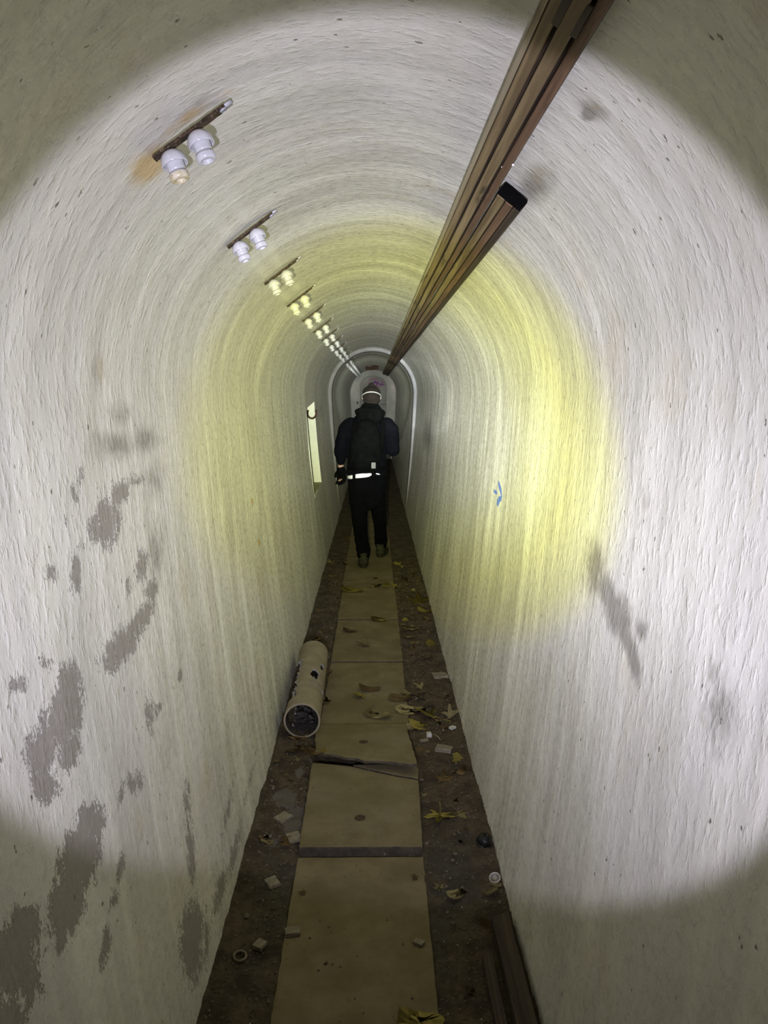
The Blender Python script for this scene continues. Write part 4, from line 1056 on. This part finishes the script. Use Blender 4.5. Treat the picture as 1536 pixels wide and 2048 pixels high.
# glove on the hanging hand and the hidden one
for wr, dr, sd in ((WR_L + Vector((0, 0, -.008)), Vector((.08, .10, -1)), -1), (WR_R, WR_R - EL_R, 1)):
    bm = bmesh.new(); hand(bm, wr, dr, sd, 1.60); plink('glove', remesh(bm, .0055, 1), M_GLOVE)
# shoes
for an, rz, lift in ((AN_L, .0, 0), (AN_R, -.22, 0)):
    sh = empty('shoe', (an.x, an.y, 0), (0, 0, rz)); sh.parent = person
    bm = bmesh.new()
    tube(bm, [(0, -.055, .055), (0, 0, .06), (0, .07, .052), (0, .14, .042), (0, .19, .036)], [(.038, .030), (.042, .042), (.044, .036), (.046, .026), (.034, .018)], 16, ref=Vector((0, 0, 1)))
    tube(bm, [(0, -.022, .07), (0, -.020, .105), (0, -.022, .13)], [(.040, .046), (.040, .044), (.043, .048)], 16)
    u = plink('upper', remesh(bm, .006, 3), M_SHOE, sh)
    bm = bmesh.new(); rows = []
    for z in (.006, .012, .028, .032):
        ring = []
        for k in range(30):
            t = 2 * math.pi * k / 30; yy = math.sin(t) * .14 + .065; ww = .046 * (1 - .12 * math.sin(t * 1.0 + 2.2)) * (1.0 if z in (.012, .028) else .93)
            ring.append(bm.verts.new((math.cos(t) * ww, yy, z + (.006 if yy > .18 else 0))))
        rows.append(ring)
    for a, b in zip(rows, rows[1:]):
        for k in range(30): bm.faces.new((a[k], a[(k + 1) % 30], b[(k + 1) % 30], b[k]))
    bm.faces.new(rows[0][::-1]); bm.faces.new(rows[-1]); plink('sole', bm, M_SOLE, sh)
    bm = bmesh.new(); box(bm, (0, -.098 + .0, .062), (.026, .006, .022), bev=.002); plink('heel_tab', bm, M_SOLE, sh)
    sh.scale = (1.15, 1.1, 1.05)
# white shirt tail showing under the jacket, with dark strap ends across it
def band(pxs, rr, off, mat, name, parent=person):
    bm = bmesh.new(); n = len(pxs); rows = []
    for px, y0, y1 in pxs:
        base = P(px, y0); u = (px - 734) / 40.0; yy = -math.sqrt(max(.02, 1 - u * u)) * (.150 + off)
        a = at(px, y0, PD + yy) - PO; b = at(px, y1, PD + yy) - PO
        rows.append([bm.verts.new(a), bm.verts.new(b), bm.verts.new(b + Vector((0, .008, 0))), bm.verts.new(a + Vector((0, .008, 0)))])
    for a, b in zip(rows, rows[1:]):
        for k in range(4): bm.faces.new((a[k], a[(k + 1) % 4], b[(k + 1) % 4], b[k]))
    bm.faces.new(rows[0][::-1]); bm.faces.new(rows[-1]); bmesh.ops.recalc_face_normals(bm, faces=bm.faces[:])
    return plink(name, bm, mat, parent)
o = band([(695, 952, 957), (700, 951, 958), (706, 950, 957.5), (712, 948.5, 956.5), (720, 947.5, 956), (730, 946.5, 955), (738, 946, 953.5), (742, 947, 951), (748, 947, 949), (753, 946.5, 948.5), (757, 947, 949.5), (760, 948.5, 949.5)], 0, .010, M_WHITEF, 'shirt_tail'); o['label'] = 'white shirt tail below the dark jacket'
for x0, x1 in ((705, 711), (743, 752)):
    band([(x0, 940, 960), ((x0 + x1) / 2, 940, 961), (x1, 940, 960)], 0, .016, M_STRAP, 'strap_end')

# ---- backpack: its own thing
pk0 = PO + Vector((0, -.15, 0))
pack = empty('backpack', PO); tag(pack, 'slim black backpack with a grey patch, worn on the back of the walking person', 'backpack')
bm = bmesh.new()
tube(bm, [P(733, 936, -.165), P(731, 922, -.185), P(731, 898, -.19), P(733, 870, -.185), P(736, 850, -.170)], [(.115, .055), (.150, .085), (.150, .085), (.130, .075), (.095, .05)], 26)
plink('bag', remesh(bm, .008, 4, disp=lambda c: .007 * noise.noise(Vector((c.x * 12, c.y * 12, c.z * 20)))), M_PACK, pack)
bm = bmesh.new(); tube(bm, [P(731, 934, -.245), P(731, 921, -.262), P(731, 908, -.255)], [(.100, .02), (.112, .032), (.095, .02)], 20)
plink('front_pocket', remesh(bm, .007, 3, disp=lambda c: .004 * noise.noise(c * 22)), M_PACK, pack)
for sx in (-1, 1):
    bm = bmesh.new(); x = 737 + sx * 26
    tube(bm, [P(x, 836, -.02), P(x, 842, -.12), P(x + sx * 4, 862, -.15), P(x - sx * 2, 905, -.155)], [(.022, .008)] * 4, 10); plink('shoulder_strap', bm, M_STRAP, pack)
    bm = bmesh.new(); tube(bm, [P(733 + sx * 22, 936, -.17), P(734 + sx * 34, 938, -.10), P(735 + sx * 40, 940, .02)], [(.020, .006)] * 3, 8); plink('hip_strap', bm, M_STRAP, pack)
bm = bmesh.new(); box(bm, P(747, 931, -.300), (.040, .008, .056), bev=.003); o = plink('patch', bm, M_GREYF, pack, 'grey rectangular patch')
bm = bmesh.new(); box(bm, P(747, 931, -.288), (.066, .022, .082), bev=.008); plink('patch_backing', bm, M_STRAP, pack)
bm = bmesh.new(); tube(bm, [P(728, 842, -.22), P(736, 838, -.235), P(744, 842, -.22)], [.007, .007, .007], 8); plink('handle', bm, M_STRAP, pack)
bm = bmesh.new(); tube(bm, [P(716, 912, -.245), P(731, 915, -.272), P(747, 912, -.25)], [.004, .004, .004], 6); plink('zip', bm, M_STRAP, pack)
# ---- head torch strap
ht = empty('head_torch', PO); tag(ht, 'head torch with a pale strap round the brown haired head of the person', 'head torch')
bm = bmesh.new(); N = 48; rows = []
for k in range(N):
    t = 2 * math.pi * k / N; c = HD + Vector((.0, -.010, .004)); rx, ry = .0905, .104
    x, y = math.cos(t) * rx, math.sin(t) * ry; dz = .048 * (-math.sin(t)) * 1.0 + 0 * x
    c2 = c + Vector((x, y, dz)); o2 = Vector((math.cos(t), math.sin(t), 0)) * .0025
    rows.append([bm.verts.new(c2 + Vector((0, 0, -.0040))), bm.verts.new(c2 + Vector((0, 0, .0040))), bm.verts.new(c2 + o2 + Vector((0, 0, .0040))), bm.verts.new(c2 + o2 + Vector((0, 0, -.0040)))])
for i in range(N):
    a, b = rows[i], rows[(i + 1) % N]
    for k in range(4): bm.faces.new((a[k], a[(k + 1) % 4], b[(k + 1) % 4], b[k]))
bmesh.ops.recalc_face_normals(bm, faces=bm.faces[:]); plink('strap', bm, M_REFL, ht)
bm = bmesh.new(); box(bm, HD + Vector((0, .115, .008)), (.05, .03, .035), bev=.006); plink('lamp_housing', bm, M_BLACKP, ht)

# the walker's own lamp, throwing its beam down the passage ahead
ld = bpy.data.lights.new('head_lamp_beam', 'SPOT'); ld.energy = 1500; ld.spot_size = R_(17); ld.spot_blend = .7; ld.shadow_soft_size = .01; ld.color = (.93, 1.0, .90)
o = bpy.data.objects.new('head_lamp_beam', ld); COL.objects.link(o); o.parent = ht; o.location = HD + Vector((0, .14, .008)); o.rotation_euler = (math.pi / 2 + R_(.4), 0, 0)
